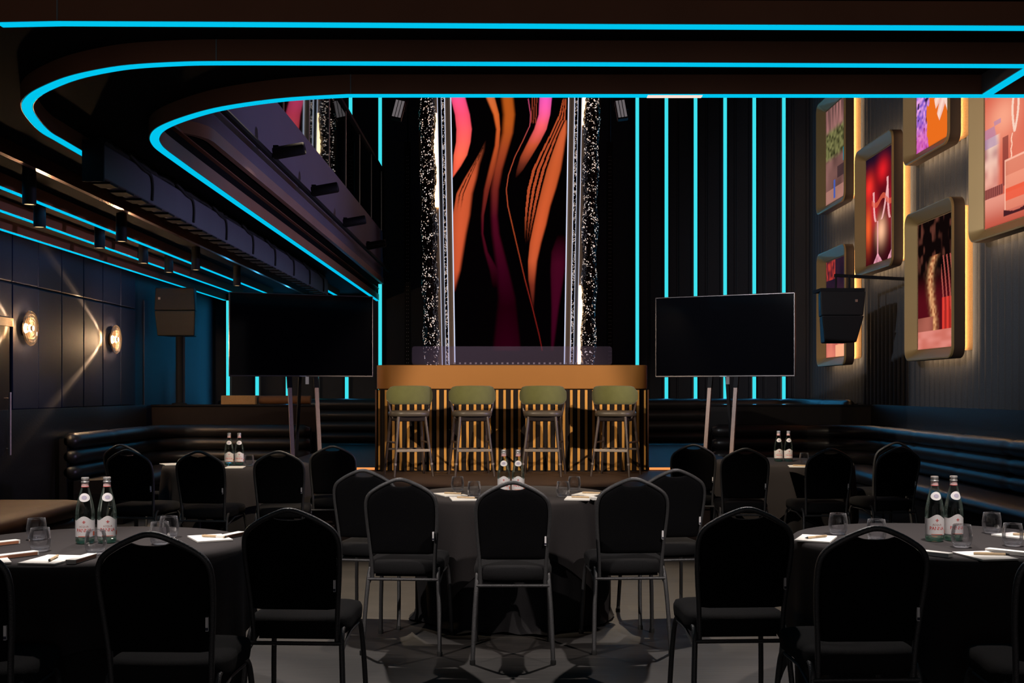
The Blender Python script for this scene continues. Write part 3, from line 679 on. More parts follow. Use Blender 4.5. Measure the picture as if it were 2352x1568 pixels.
def art_cocktail(u, v):
    c = lerp(C_(212, 92, 70), C_(236, 130, 104), vn(u * 3, v * 3, 9))
    c = lerp(c, C_(250, 165, 135), math.exp(-(((u - .38) / .3) ** 2 + ((v - .72) / .14) ** 2)))
    if u < .34 and v < .62:
        b = vn(u * 9, v * 16, 10); c = lerp(c, lerp(C_(150, 95, 110), C_(255, 225, 205), b), sm(.34, .22, u) * (.4 + .5 * sm(.25, .6, v)))
    if u < .33 and .55 < v < .72: c = lerp(c, C_(165, 130, 175), .6 * sm(.34 - (v - .55), .2, u))
    if .36 < u < .48 and .25 < v < .58: c = lerp(c, C_(120, 48, 46), .75)
    if v < .2: c = lerp(C_(232, 150, 130), C_(196, 88, 70), sm(.2, 0, v))
    if v < .27 and u < .38 and v > .2: c = lerp(C_(110, 50, 48), C_(170, 90, 82), (math.sin(u * 160) + 1) / 2)
    if .40 < u < .86 and .08 < v < .42:
        t = (v - .08) / .34; g = lerp(C_(228, 130, 105), C_(250, 165, 135), t)
        if .18 < t < .42: g = C_(240, 92, 62)
        if t > .68: g = lerp(g, C_(205, 100, 78), .5)
        if abs(u - .41) < .015 or abs(u - .85) < .015 or abs(t - .98) < .02: g = C_(255, 190, 165)
        c = lerp(c, g, .9)
    if .38 < u < .92 and .045 < v < .08 - .02 * math.cos((u - .63) * 8): c = C_(70, 30, 36)
    # pouring spoon
    px = .60 + .10 * (v - .62); w = .055 * math.sin(PI * min(1, max(0, (v - .58) / .34)))
    if .58 < v < .92:
        e = abs(abs(u - px) - w)
        if e < .02: c = lerp(c, C_(255, 225, 205), .8)
        elif abs(u - px) < w: c = lerp(c, C_(225, 120, 95), .6)
    if .42 < v < .58 and abs(u - .53 - .10 * (v - .42) - .008 * math.sin(v * 90)) < .012: c = C_(255, 200, 175)
    if v > .9: c = lerp(c, lerp(C_(190, 50, 40), C_(240, 150, 170), vn(u * 8, v * 9, 12)), .6)
    return c
def art_glassbar(u, v):
    n = vn(u * 18, v * 14, 13)
    c = lerp(C_(14, 6, 6), C_(92, 50, 40), sm(.45, .85, n) * sm(.5, .8, v))
    c = lerp(c, C_(88, 14, 24), sm(.62, .35, v) * .85)
    f = .38 + .05 * math.sin(v * 9) + .1 * sm(.6, .8, v)
    e = abs(u - f)
    if .1 < v < .72: c = lerp(c, lerp(C_(150, 70, 40), C_(255, 190, 130), vn(u * 30, v * 50, 14)), math.exp(-(e / .07) ** 2) * .9)
    if .28 < v < .7 and .6 < u < .92: c = lerp(c, C_(190, 90, 80), .7 * (math.sin((u + .25 * v * v) * 75) > .35))
    if .12 < v < .38 and u > .62: c = lerp(c, C_(230, 62, 50), .65 + .3 * math.sin(u * 60))
    if v < .14: c = lerp(C_(225, 138, 125), C_(205, 110, 95), vn(u * 6, v * 30, 15))
    elif v < .25 and u < .4: c = lerp(C_(120, 62, 50), C_(170, 95, 80), vn(u * 4, v * 6, 16))
    return c
def art_dusk(u, v):
    c = lerp(C_(26, 20, 36), C_(52, 28, 44), vn(u * 6, v * 6, 17))
    if v > .8 and u < .4: c = lerp(c, C_(190, 60, 50), vn(u * 18, v * 26, 18))
    if v < .55 + .3 * (u - .4) and u > .35: c = lerp(C_(214, 98, 72), C_(235, 140, 110), vn(u * 4, v * 8, 19))
    if v < .28: c = lerp(C_(190, 90, 85), C_(240, 140, 115), vn(u * 9, v * 5, 20))
    if v < .12 and u > .4: c = C_(250, 175, 135)
    return c
XF = 4.60
def photo_box(yc, zc, w, h, art, label):
    root = tag(empty('photo_light_box', (XF, yc, zc)), label, 'framed picture', 'backlit framed photos on the felt wall')
    # local: x grows to the wall, y = depth
    def ring(ins, x, r): return [(x, a, b) for a, b in rrect(w - 2 * ins, h - 2 * ins, max(r, .01), 7)]
    MB().loft([ring(.0, .135, .13), ring(.0, .0, .13), ring(.014, -.004, .12), ring(.115, .105, .03)], cap0=False, cap1=False).build('brass_frame', M['brass'], root, angle=50)
    MB().loft([ring(.0015, .134, .13), ring(.0015, .004, .13)], cap0=False, cap1=False)
    MB().loft([ring(-.002, .136, .13), ring(-.002, .02, .13)], cap0=False, cap1=False).build('outer_side', M['brassdark'], root, angle=50)
    MB().loft([ring(.115, .105, .03), ring(.118, .118, .03), ring(.135, .118, .02), ring(.137, .11, .02)], cap0=False, cap1=False).build('inner_bead', M['brassfelt'], root, angle=50)
    MB().loft([ring(.0, .134, .13), ring(.10, .136, .05)], cap0=False, cap1=False).build('rear_flange', M['brassdark'], root, angle=50)
    MB().loft([ring(.085, .136, .05), ring(.085, .26, .05)], cap0=False, cap1=False).build('back_box', M['brassfelt'], root, angle=50)
    MB().loft([ring(.05, .140, .06), ring(.05, .150, .06), ring(.082, .150, .05), ring(.082, .140, .05)], loop=True).build('halo_strip', M['halo'], root, smooth=False)
    a, b = w / 2 - .13, h / 2 - .13
    painted('photo', lambda u, v: (.112, a - 2 * a * u, -b + 2 * b * v), 150, 220, art, M['photo'], root)
    return root
photo_box(16.40, 4.88, 1.45, 1.66, art_market, 'lit photo of hanging plants at a stall, upper frame of the farthest column')
photo_box(14.45, 3.76, 1.50, 1.66, art_toast, 'lit photo of clinking red glasses in a brass frame')
photo_box(12.63, 4.86, 1.38, 1.66, art_flowers, 'lit photo of purple and orange flowers in a brass frame')
photo_box(10.72, 3.72, 1.38, 1.68, art_cocktail, 'lit photo of a coral cocktail being poured, at the right edge')
photo_box(12.55, 2.60, 1.44, 1.70, art_glassbar, 'lit photo of dark red bar glasses, lower frame beside the fluted felt')
photo_box(16.38, 2.61, 1.45, 1.68, art_dusk, 'lit photo partly hidden behind the hanging loudspeaker')

# ------------------------------------------------------------------ tall screen with crystal columns
SD = 14.5; KP = F / SD; SY = 17.0; SK = SY / SD       # drawn in units of a screen at SD, built SK times larger at SY
def zrow(y): return H - (y - HY) / KP
scr = tag(empty('video_screen', (-.03 * SK, SY, H - .2 * SK)), 'tall lit video screen with flowing orange and pink shapes behind the bar', 'screen'); scr.scale = (SK, SK, SK)
def edge(z):  # half width grows upward
    t = (z - 1.68) / (5.15 - 1.68); return .697 + (.752 - .697) * t
ZX0, ZY0, ZS = 850, 200, 2.375
def tabl(rows): return rows
rib = [
 (tabl([(0, 430, 500), (60, 440, 522), (150, 462, 546), (230, 470, 557), (300, 468, 550), (370, 455, 532), (430, 452, 498), (495, 450, 452)]), [(0, *C_(252, 80, 150)), (150, *C_(250, 78, 110)), (260, *C_(252, 92, 92)), (380, *C_(250, 105, 75)), (480, *C_(225, 85, 62))], 4, 6),
 (tabl([(0, 600, 650), (60, 630, 682), (150, 668, 706), (230, 684, 712), (320, 676, 706), (430, 648, 686), (560, 617, 652), (700, 602, 623), (800, 603, 620), (900, 620, 645), (1000, 648, 700), (1100, 665, 700)]), [(0, *C_(200, 105, 60)), (150, *C_(205, 95, 40)), (320, *C_(180, 75, 35)), (560, *C_(110, 36, 25)), (750, *C_(75, 12, 24)), (950, *C_(52, 4, 20)), (1100, 0, 0, 0)], 12, 5),
 (tabl([(0, 700, 775), (60, 708, 788), (150, 718, 797), (250, 712, 786), (350, 688, 757), (450, 664, 728), (560, 650, 708), (700, 650, 702), (800, 655, 712), (900, 668, 738), (1000, 680, 764), (1150, 690, 800), (1440, 660, 830)]), [(0, *C_(170, 80, 20)), (200, *C_(172, 78, 24)), (350, *C_(150, 60, 30)), (550, *C_(105, 32, 26)), (720, *C_(70, 8, 26)), (1000, *C_(48, 2, 20)), (1200, *C_(28, 0, 8)), (1440, *C_(38, 0, 14))], 26, 18),
 (tabl([(0, 930, 990), (60, 922, 993), (150, 918, 984), (230, 893, 964), (300, 858, 928), (380, 818, 880), (450, 798, 836), (495, 790, 798)]), [(0, *C_(225, 80, 190)), (120, *C_(245, 88, 160)), (210, *C_(240, 92, 100)), (320, *C_(190, 78, 45)), (420, *C_(100, 40, 26)), (495, 0, 0, 0)], 6, 4),
 (tabl([(180, 1064, 1076), (250, 1032, 1076), (350, 996, 1062), (450, 962, 1046), (550, 936, 1020), (650, 912, 988), (750, 890, 966), (850, 870, 938), (950, 860, 916), (1050, 862, 906), (1150, 878, 900), (1230, 893, 896)]), [(180, *C_(200, 90, 50)), (450, *C_(190, 84, 42)), (750, *C_(198, 84, 44)), (950, *C_(190, 82, 46)), (1080, *C_(110, 40, 26)), (1220, *C_(40, 8, 10))], 5, 14),
 (tabl([(290, 628, 636), (350, 600, 628), (420, 560, 604), (500, 512, 588), (580, 470, 566), (700, 450, 552), (800, 450, 532), (900, 450, 516), (1000, 450, 500), (1110, 450, 470), (1140, 450, 452)]), [(290, *C_(40, 16, 12)), (350, *C_(110, 48, 28)), (480, *C_(190, 80, 46)), (800, *C_(200, 84, 48)), (1000, *C_(190, 78, 46)), (1130, *C_(110, 36, 30))], 5, 22),
 (tabl([(800, 1020, 1076), (900, 985, 1076), (1000, 980, 1068), (1200, 985, 1036), (1440, 982, 1006)]), [(800, 0, 0, 0), (960, *C_(60, 6, 26)), (1200, *C_(58, 4, 26)), (1440, *C_(46, 2, 20))], 12, 16),
]
strp_L = [(60, 1052), (150, 1032), (250, 986), (350, 934), (450, 886), (560, 858), (680, 846), (800, 842), (880, 850)]
line4 = [(60, 862), (150, 876), (210, 872), (300, 830), (380, 790), (480, 755), (560, 743), (650, 752), (750, 775), (900, 810), (1050, 845), (1200, 885), (1350, 922), (1440, 940)]
def art_screen(u, v):
    z = 1.2 + v * 5.2; y = (zrow(z) - 0) if False else (HY - (z - H) * KP)
    zy = (y - ZY0) * ZS; px = CX + (-.03 + (2 * u - 1) * edge(z)) * KP; zx = (px - ZX0) * ZS
    c = (0.0008, 0.0004, 0.0006)
    if zy < 60: zy = 60 - (60 - zy) * .3
    for tab, cols, s0, s1 in rib:
        if zy < tab[0][0] or zy > tab[-1][0]: continue
        a, b = interp(tab, zy)
        if b - a < 1: continue
        k = sm(a - 1, a + s0, zx) * (1 - sm(b - s1, b + 1, zx))
        if k > 0:
            cc = interp(cols, zy)
            t = (zx - a) / (b - a); c = lerp(c, tuple(q * (.8 + .35 * math.sin(PI * t)) for q in cc), k)
    if 60 <= zy <= 880:       # striped band left of the large right shape
        L = interp(strp_L, zy)[0]; Rr = interp(rib[4][0], zy)[0] if zy > 180 else 1072
        if L < zx < Rr:
            t = (zx - L) / max(1, Rr - L); st = 1 if (t % .34) < .20 else 0
            c = lerp(c, C_(176, 74, 40), st * (1 - sm(620, 860, zy)))
    if 330 < zy < 680:        # thin dark lines in the left shape
        a, b = interp(rib[5][0], zy); t = (zx - a) / max(1, b - a)
        if 0.16 < t < .24 or .36 < t < .43: c = lerp(c, (0, 0, 0), .85 * (1 - sm(560, 690, zy)))
    if zy < 200:
        for off in (0, 12, 24):
            e = abs(zx - (886 + off - (zy - 60) * .05)); c = lerp(c, C_(150, 60, 40), .7 * (e < 3))
        a = 455 + 18 * math.sin((zy - 60) / 60)
    if 60 <= zy <= 1440:
        e = abs(zx - interp(line4, zy)[0])
        if e < 3.2: c = lerp(c, interp([(60, *C_(215, 80, 130)), (300, *C_(200, 84, 60)), (750, *C_(200, 84, 44)), (1100, *C_(150, 40, 30)), (1440, *C_(120, 24, 24))], zy), 1 - e / 3.6)
    return c
painted('picture', lambda u, v: ((2 * u - 1) * edge(1.2 + v * 5.2), 0, v * 5.2), 200, 300, art_screen, M['screen_art'], scr)
def lean(mb, x0, x1, z0, z1, y0, y1, sgn):
    """leaning strip: x0/x1 are offsets outward from the screen edge"""
    vs = []
    for z in (z0, z1):
        e = edge(z + 1.2); sc_ = 1.0 + .06 * ((z + 1.2 - 1.68) / 3.47)
        for x, y in ((x0, y0), (x1, y0), (x1, y1), (x0, y1)): vs.append((sgn * (e + x * sc_), y, z))
    return mb.add(vs, [(3, 2, 1, 0), (4, 5, 6, 7), (0, 1, 5, 4), (1, 2, 6, 5), (2, 3, 7, 6), (3, 0, 4, 7)])
lean(lean(MB(), -.01, .0, 0, 5.2, .02, .3, 1), -1.4, 0.0, 0, 5.2, .02, .3, 1).build('cabinet', M['black'], scr, smooth=False)
for sgn, lab, lamps in ((-1, 'tall crystal-clad light column left of the video screen', [(2.55, 3.75)]), (1, 'tall crystal-clad light column right of the video screen', [(.45, 1.55), (3.6, 3.95)])):
    cr_ = tag(empty('crystal_column', (-.03 * SK, SY, H - .2 * SK)), lab, 'light column', 'crystal light columns beside the screen'); cr_.scale = (SK, SK, SK)
    lean(MB(), -.004, .008, 0, 5.2, -.05, .02, sgn).build('light_line', M['whiteline'], cr_, smooth=False)
    lean(MB(), .008, .072, 0, 5.2, -.02, .02, sgn).build('gold_mirror_strip', M['goldmirror'], cr_, smooth=False)
    lean(MB(), .072, .080, 0, 5.2, -.04, .02, sgn).build('light_line', M['whiteline'], cr_, smooth=False)
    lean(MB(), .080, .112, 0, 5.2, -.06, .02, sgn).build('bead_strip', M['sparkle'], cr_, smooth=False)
    lean(MB(), .112, .119, 0, 5.2, -.04, .02, sgn).build('light_line', M['whiteline'], cr_, smooth=False)
    lean(MB(), .119, .160, 0, 5.2, -.02, .02, sgn).build('mirror_strip', M['mirror'], cr_, smooth=False)
    lean(MB(), .160, .166, 0, 5.2, -.04, .02, sgn).build('light_line', M['whiteline'], cr_, smooth=False)
    lean(MB(), .166, .225, 0, 5.2, -.01, .02, sgn).build('gold_panel', M['goldmirror'], cr_, smooth=False)
    for a, b in lamps:
        m2 = MB(); lean(m2, .172, .214, a, b, -.05, -.02, sgn); m2.build('warm_tube', M['warmlamp'], cr_, smooth=False)
    # crystal skin: a rough, faceted half column
    rr_ = random.Random(5 + sgn); vs = []; fs = []; NZ = 150; NA = 9
    for j in range(NZ + 1):
        z = 5.2 * j / NZ; e = edge(z + 1.2)
        for i in range(NA):
            a = PI * i / (NA - 1); rad = .085 + .014 * rr_.random() + .012 * math.sin(z * 9)
            vs.append((sgn * (e + .30 + rad * math.cos(a) * (1.05 + .04 * z / 3)), -.02 - rad * math.sin(a) * .8, z))
    for j in range(NZ):
        for i in range(NA - 1): fs.append((j * NA + i, j * NA + i + 1, (j + 1) * NA + i + 1, (j + 1) * NA + i))
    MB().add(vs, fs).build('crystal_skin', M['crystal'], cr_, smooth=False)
    lean(MB(), .2, .40, 0, 5.2, .02, .12, sgn).build('spine', M['black'], cr_, smooth=False)

# lighting posts with dotted fronts and blinder lights
for s, px, lab in ((-1, 936, 'dotted black lighting post left of the crystal column'), (1, 1401, 'dotted black lighting post right of the crystal column')):
    x = (px - CX) * 17.2 / F
    o = tag(empty('lighting_post', (x, 17.2, .585)), lab, 'post', 'dotted lighting posts beside the screen')
    MB().box(-.045, .045, 0, .09, 0, 4.6).build('post', M['black'], o, smooth=False)
    mb = MB()
    for k in range(60):
        z = .95 + k * .058
        for q in (-.014, .014): mb.box(q - .004, q + .004, -.003, 0, z, z + .010)
    mb.build('pale_dots', M['dots'], o, smooth=False)  # small pale raised dots in two columns
    MB().tube([(0, .05, 4.6), (0, .05, 6.4)], .016, 8).build('hanger', M['black'], o)
bl = empty('blinder_light'); tag(bl, 'x', 'stage light', 'blinder lights hung beside the screen')
MB().box(-.075, .075, -.03, .06, -.15, .15).build('housing', M['speaker'], bl, smooth=False, bevel=.01)
for q in (-.045, 0, .045): MB().box(q - .017, q + .017, -.036, -.03, -.13, .13).build('lamp_tube', M['faintglow'], bl, smooth=False)
MB().tube([(0, .03, .2), (0, .3, 1.64)], .012, 8).build('drop_pipe', M['black'], bl)
MB().tube([(-.09, .02, 0), (-.09, .03, .2), (.09, .03, .2), (.09, .02, 0)], .01, 8).build('yoke', M['black'], bl)
for i, (px, py, ang, lab) in enumerate(((915, 252, 12, 'small blinder stage light hung left of the crystal column'), (1427, 252, -8, 'small blinder stage light hung right of the crystal column'))):
    o = bl if i == 0 else copy_tree(bl); p = at(px, py, 16.0); o.location = p; o.rotation_euler = (R(-15), R(ang), 0); o['label'] = lab

# ------------------------------------------------------------------ bar
BZ = .555; BY = 11.9
bar = tag(empty('bar_counter', (0, BY, BZ)), 'gold-topped bar with vertical gold slats on the stage', 'bar')
def stad(w, d, r, y0=0):
    out = [(-w / 2, d + y0)]
    for k in range(9):
        a = R(180 + 90 * k / 8); out.append((-w / 2 + r + r * math.cos(a), y0 + r + r * math.sin(a)))
    for k in range(9):
        a = R(270 + 90 * k / 8); out.append((w / 2 - r + r * math.cos(a), y0 + r + r * math.sin(a)))
    out.append((w / 2, d + y0)); return out
st = stad(2.88, .8, .17)
MB().loft([[(x, y, z) for x, y in st] for z in (.868, 1.12)]).build('counter_band', M['gold'], bar, angle=25, bevel=.006)
si = stad(2.84, .76, .15, .02)
MB().loft([[(x, y, z) for x, y in si] for z in (0, .868)]).build('body', M['espresso'], bar, angle=25)
mb = None
for k in range(37):
    x = -1.404 + k * .078
    yy = .02
    if abs(x) > 1.27: q = abs(x) - 1.27; yy = .02 + .15 - math.sqrt(max(0, .15 ** 2 - q * q))
    MB().box(x - .0135, x + .0135, yy - .012, yy + .02, .012, .858).build('slat', M['goldslat'], bar, smooth=False)
MB().box(-1.45, -1.435, .1, .8, 0, .86).build('end_edge', M['copper'], bar, smooth=False); MB().box(1.435, 1.45, .1, .8, 0, .86).build('end_edge', M['copper'], bar, smooth=False)
ac = MB().loft([[(x, y, z) for x, z in rrect(2.165, .20, .03, 5, 0, .06)] for y in (0, .012)])
ac = ac.build('acrylic_screen', M['acrylic'], None, smooth=False); ac.location = (.0, 12.25, BZ + 1.12 + .05)
tag(ac, 'low clear acrylic guard with rounded corners on top of the bar', 'screen guard')
mx = tag(empty('mixer_desk', (.1, 12.92, .585)), 'mixing desk with small knobs behind the acrylic guard', 'mixer')
MB().box(-.8, .8, -.12, .15, 0, 1.12).build('body', M['speaker'], mx, smooth=False)
mb = MB()
for k in range(26): mb.lathe([(.012, 1.12), (.012, 1.14), (.0, 1.142)], 8, (-.75 + k * .06, -.08, 0))
mb.build('knob_row', M['dots'], mx)

# ------------------------------------------------------------------ bar stools
def make_stool():
    r = empty('bar_stool'); tag(r, 'x', 'bar stool', 'green-backed bar stools in front of the bar')
    # backrest: curved pad open to +Y
    rings = []
    for k in range(13):
        a = R(-68 + 136 * k / 12); rad = .235
        cx, cy = rad * math.sin(a), .05 - rad * math.cos(a) * .86
        nx, ny = math.sin(a), -math.cos(a)
        e = 1 - .45 * max(0, (abs(a) - R(48)) / R(20)) ** 2
        hh = .094 * e; t = .026 * (.6 + .4 * e)
        ring = []
        for q in range(14):
            b = 2 * PI * q / 14; ring.append((cx + nx * t * math.copysign(abs(math.cos(b)) ** .7, math.cos(b)), cy + ny * t * math.copysign(abs(math.cos(b)) ** .7, math.cos(b)), .795 + hh * math.copysign(abs(math.sin(b)) ** .55, math.sin(b)) + .012 * math.cos(a)))
        rings.append(ring)
    MB().loft(rings).build('backrest', M['green'], r, angle=70)
    rs = []
    for z, s in ((.592, .93), (.600, 1.0), (.628, 1.015), (.645, .97), (.652, .85), (.653, .5), (.65, .1)):
        rs.append([(x * s, y * s, z) for x, y in rrect(.385, .38, .13, 6)])
    MB().loft(rs).build('seat', M['stoolleather'], r, angle=60)
    MB().box(-.15, .15, -.155, .155, .545, .594).build('apron', M['espresso'], r, smooth=False, bevel=.01)
    for sx in (-1, 1):
        MB().tube([(sx * .135, -.14, .59), (sx * .195, -.215, .0)], [.0165, .0125], 10).build('leg', M['stoolwood'], r)
        MB().tube([(sx * .155, .14, .59), (sx * .205, .215, .0)], [.0165, .0125], 10).build('leg', M['stoolwood'], r)
        MB().tube([(sx * .17, -.04, .575), (sx * .2, -.03, .66), (sx * .215, -.03, .76)], .011, 8).build('back_support', M['stoolwood'], r)
        MB().tube([(sx * .160, -.174, .335), (sx * .178, .178, .335)], .010, 8).build('stretcher', M['stoolwood'], r)
        MB().lathe([(.0165, .115), (.0168, .125), (.0165, .135)], 10, (sx * .1835, -.2, 0)).build('ferrule', M['steel'], r)
    f = MB().box(-.170, .170, -.200, -.178, .245, .272).build('footrest', M['steel'], r, smooth=False, bevel=.003); f['label'] = 'brushed steel footrest plate'
    MB().box(-.175, .175, .182, .197, .25, .268).build('front_stretcher', M['stoolwood'], r, smooth=False)
    return r
stool = make_stool()
for i, (x, y, a, lab) in enumerate(((-1.035, 11.36, 18, 'first green-backed bar stool from the left, turned slightly left'), (-.405, 11.38, 10, 'second green-backed bar stool from the left, just left of the bottles'),
                                    (.315, 11.38, -7, 'third green-backed bar stool from the left, just right of the bottles'), (1.04, 11.36, -20, 'rightmost green-backed bar stool, turned to the right'))):
    o = stool if i == 0 else copy_tree(stool); o.location = (x, y, BZ); o.rotation_euler = (0, 0, R(a)); o['label'] = lab

# ------------------------------------------------------------------ televisions on easel stands
def make_tv():
    r = empty('television_stand'); tag(r, 'x', 'television', 'televisions on easel stands')
    w, h, z0 = 1.45, .83, 1.545
    MB().box(-w / 2, w / 2, -.02, .03, z0, z0 + h).build('cabinet', M['bezel'], r, smooth=False, bevel=.004)
    MB().box(-w / 2 + .009, w / 2 - .009, -.0225, -.0195, z0 + .014, z0 + h - .009).build('screen', M['screen_black'], r, smooth=False)
    MB().box(-.035, .035, -.024, -.02, z0 + .002, z0 + .010).build('badge', M['channel'], r, smooth=False)
    for s in (-1, 1):
        a = Vector((s * .135, .015, z0 + .1)); b = Vector((s * .135, -.36, .0)); t = (a.z - z0 + .075) / a.z
        c = a + (b - a) * .13
        MB().bar(c, b, .037, .03).build('leg', M['legwood'], r, smooth=False)
        MB().bar(a + Vector((0, .02, 0)), c, .045, .035).build('leg_bracket', M['black'], r, smooth=False)
    MB().bar((0, .05, z0 + .3), (0, .48, 0), .03, .03).build('rear_leg', M['black'], r, smooth=False)
    MB().box(-.16, .16, .03, .07, z0 + .05, z0 + .35).build('mount_plate', M['black'], r, smooth=False)
    return r
tv = make_tv()
for i, (x, y, a, lab) in enumerate(((-2.11, 11.4, 22, 'large black television on a pinkish easel stand left of the bar'), (2.15, 11.5, -27, 'large black television on a pinkish easel stand right of the bar'))):
    o = tv if i == 0 else copy_tree(tv); o.location = (x, y, 0); o.rotation_euler = (0, 0, R(a)); o['label'] = lab
    if i == 0: MB().box(.03, .06, -.022, .0, 1.47, 1.545).build('receiver_box', M['faintglow'], o, smooth=False)  # shares the painted glow; the box is no lamp

# ------------------------------------------------------------------ loudspeakers
def speaker_module(r, z1, z0, w1, w0, tilt, name='cabinet'):
    a = []
    for y, k in ((-.17, 1.0), (.2, .72)):
        a.append([(-w1 / 2 * k, y, z1), (w1 / 2 * k, y, z1), (w0 / 2 * k, y + tilt, z0), (-w0 / 2 * k, y + tilt, z0)])
    return MB().loft(a).build(name, M['speaker'], r, smooth=False, bevel=.012)
sp = tag(empty('hanging_speaker', (3.90, 13.5, 1.98)), 'black two-box loudspeaker hung on a bracket before the framed photos', 'loudspeaker')
speaker_module(sp, .60, .315, .54, .50, .03)
speaker_module(sp, .31, .0, .50, .38, .10)
MB().box(-.26, .26, -.16, .2, .60, .635).build('top_plate', M['black'], sp, smooth=False)
MB().bar((-.05, 0, .80), (.98, .12, .76), .035, .05).build('wall_arm', M['black'], sp, smooth=False)
for q in (-.04, .12): MB().tube([(q, 0, .80), (q + .005, 0, .72), (q, 0, .63)], .012, 8).build('chain', M['black'], sp)
MB().box(.14, .17, -.178, -.168, .47, .50).build('badge', M['steel'], sp, smooth=False)
sp2 = tag(empty('pole_speaker', (-4.50, 15.27, 1.222)), 'black two-box loudspeaker on a pole standing on the left ledge', 'loudspeaker')
def mod2(z1, z0, w1, w0, t):
    speaker_module(sp2, z1, z0, w1, w0, t)
mod2(1.56, 1.26, .52, .55, .0); mod2(1.255, .92, .55, .50, .05)
MB().tube([(0, .05, 0), (0, .05, .92)], .05, 12).build('pole', M['black'], sp2)
MB().lathe([(.1, 0), (.1, .015), (.05, .02)], 20, (0, .05, 0)).build('foot_plate', M['black'], sp2)
MB().box(-.22, -.19, -.178, -.168, 1.40, 1.43).build('badge', M['steel'], sp2, smooth=False)

# ------------------------------------------------------------------ tables (cloths to the floor)
TZ = .76; TR = .615
def make_table(x, y, lab, rot, seed):
    r = tag(empty('round_table', (x, y, 0)), lab, 'table', 'round tables under black cloths')
    N = 144; rr = random.Random(seed); ph = [rr.random() * 6.28 for _ in range(6)]
    def rad(th, t, amp): return amp * t * (.5 * math.sin(9 * th + ph[0]) + .35 * math.sin(16 * th + ph[1]) + .25 * math.sin(25 * th + ph[2]))
    rings = []
    for rad0, z in ((.02, TZ - .006), (TR * .6, TZ - .006), (TR - .012, TZ - .006), (TR - .004, TZ - .010), (TR, TZ - .02)):
        rings.append([(rad0 * math.cos(2 * PI * k / N), rad0 * math.sin(2 * PI * k / N), z) for k in range(N)])
    for j in range(1, 15):
        t = j / 14; ring = []
        for k in range(N):
            th = 2 * PI * k / N; q = TR + .004 - .03 * t + rad(th, t, .032)
            if t > .93: q += .05 * (t - .93) / .07 * (.6 + .6 * math.sin(7 * th + ph[3]))
            ring.append((q * math.cos(th), q * math.sin(th), (TZ - .02) * (1 - t) + .006 * t + (.012 * abs(math.sin(11 * th + ph[4])) if t == 1 else 0)))
        rings.append(ring)
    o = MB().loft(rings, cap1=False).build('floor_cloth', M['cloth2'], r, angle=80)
    rings = []
    for rad0, z in ((.02, TZ), (TR * .5, TZ), (TR * .8, TZ), (TR, TZ - .001), (TR + .008, TZ - .007), (TR + .014, TZ - .02)):
        rings.append([(rad0 * math.cos(2 * PI * k / N), rad0 * math.sin(2 * PI * k / N), z) for k in range(N)])
    a = .93
    for j in range(1, 11):
        t = j / 10; ring = []
        for k in range(N):
            th = 2 * PI * k / N; tt = th - rot; drop = a / max(abs(math.cos(tt)), abs(math.sin(tt))) - TR
            corner = max(0, math.cos(4 * (tt - PI / 4)))
            q = TR + .018 + .03 * t * corner * (.6 + .4 * math.sin(14 * th + ph[5])) + .008 * t + rad(th, t, .03)
            ring.append((q * math.cos(th), q * math.sin(th), TZ - .02 - t * (min(drop, .64) - .03)))
        rings.append(ring)
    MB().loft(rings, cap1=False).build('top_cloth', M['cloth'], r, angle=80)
    return r
TABLES = {'L': (-1.75, 4.75), 'R': (1.85, 4.89), 'C': (0.0, 7.08), 'FL': (-2.41, 9.92), 'FR': (2.47, 10.34)}
make_table(*TABLES['L'], 'near left round table under a black cloth with two bottles', R(20), 1)
make_table(*TABLES['R'], 'near right round table under a black cloth with two bottles', R(35), 2)
make_table(*TABLES['C'], 'centre round table under a black cloth in front of the stage', R(8), 3)
make_table(*TABLES['FL'], 'far left round table under a black cloth near the leather banquette', R(30), 4)
make_table(*TABLES['FR'], 'far right round table under a black cloth near the right television', R(15), 5)

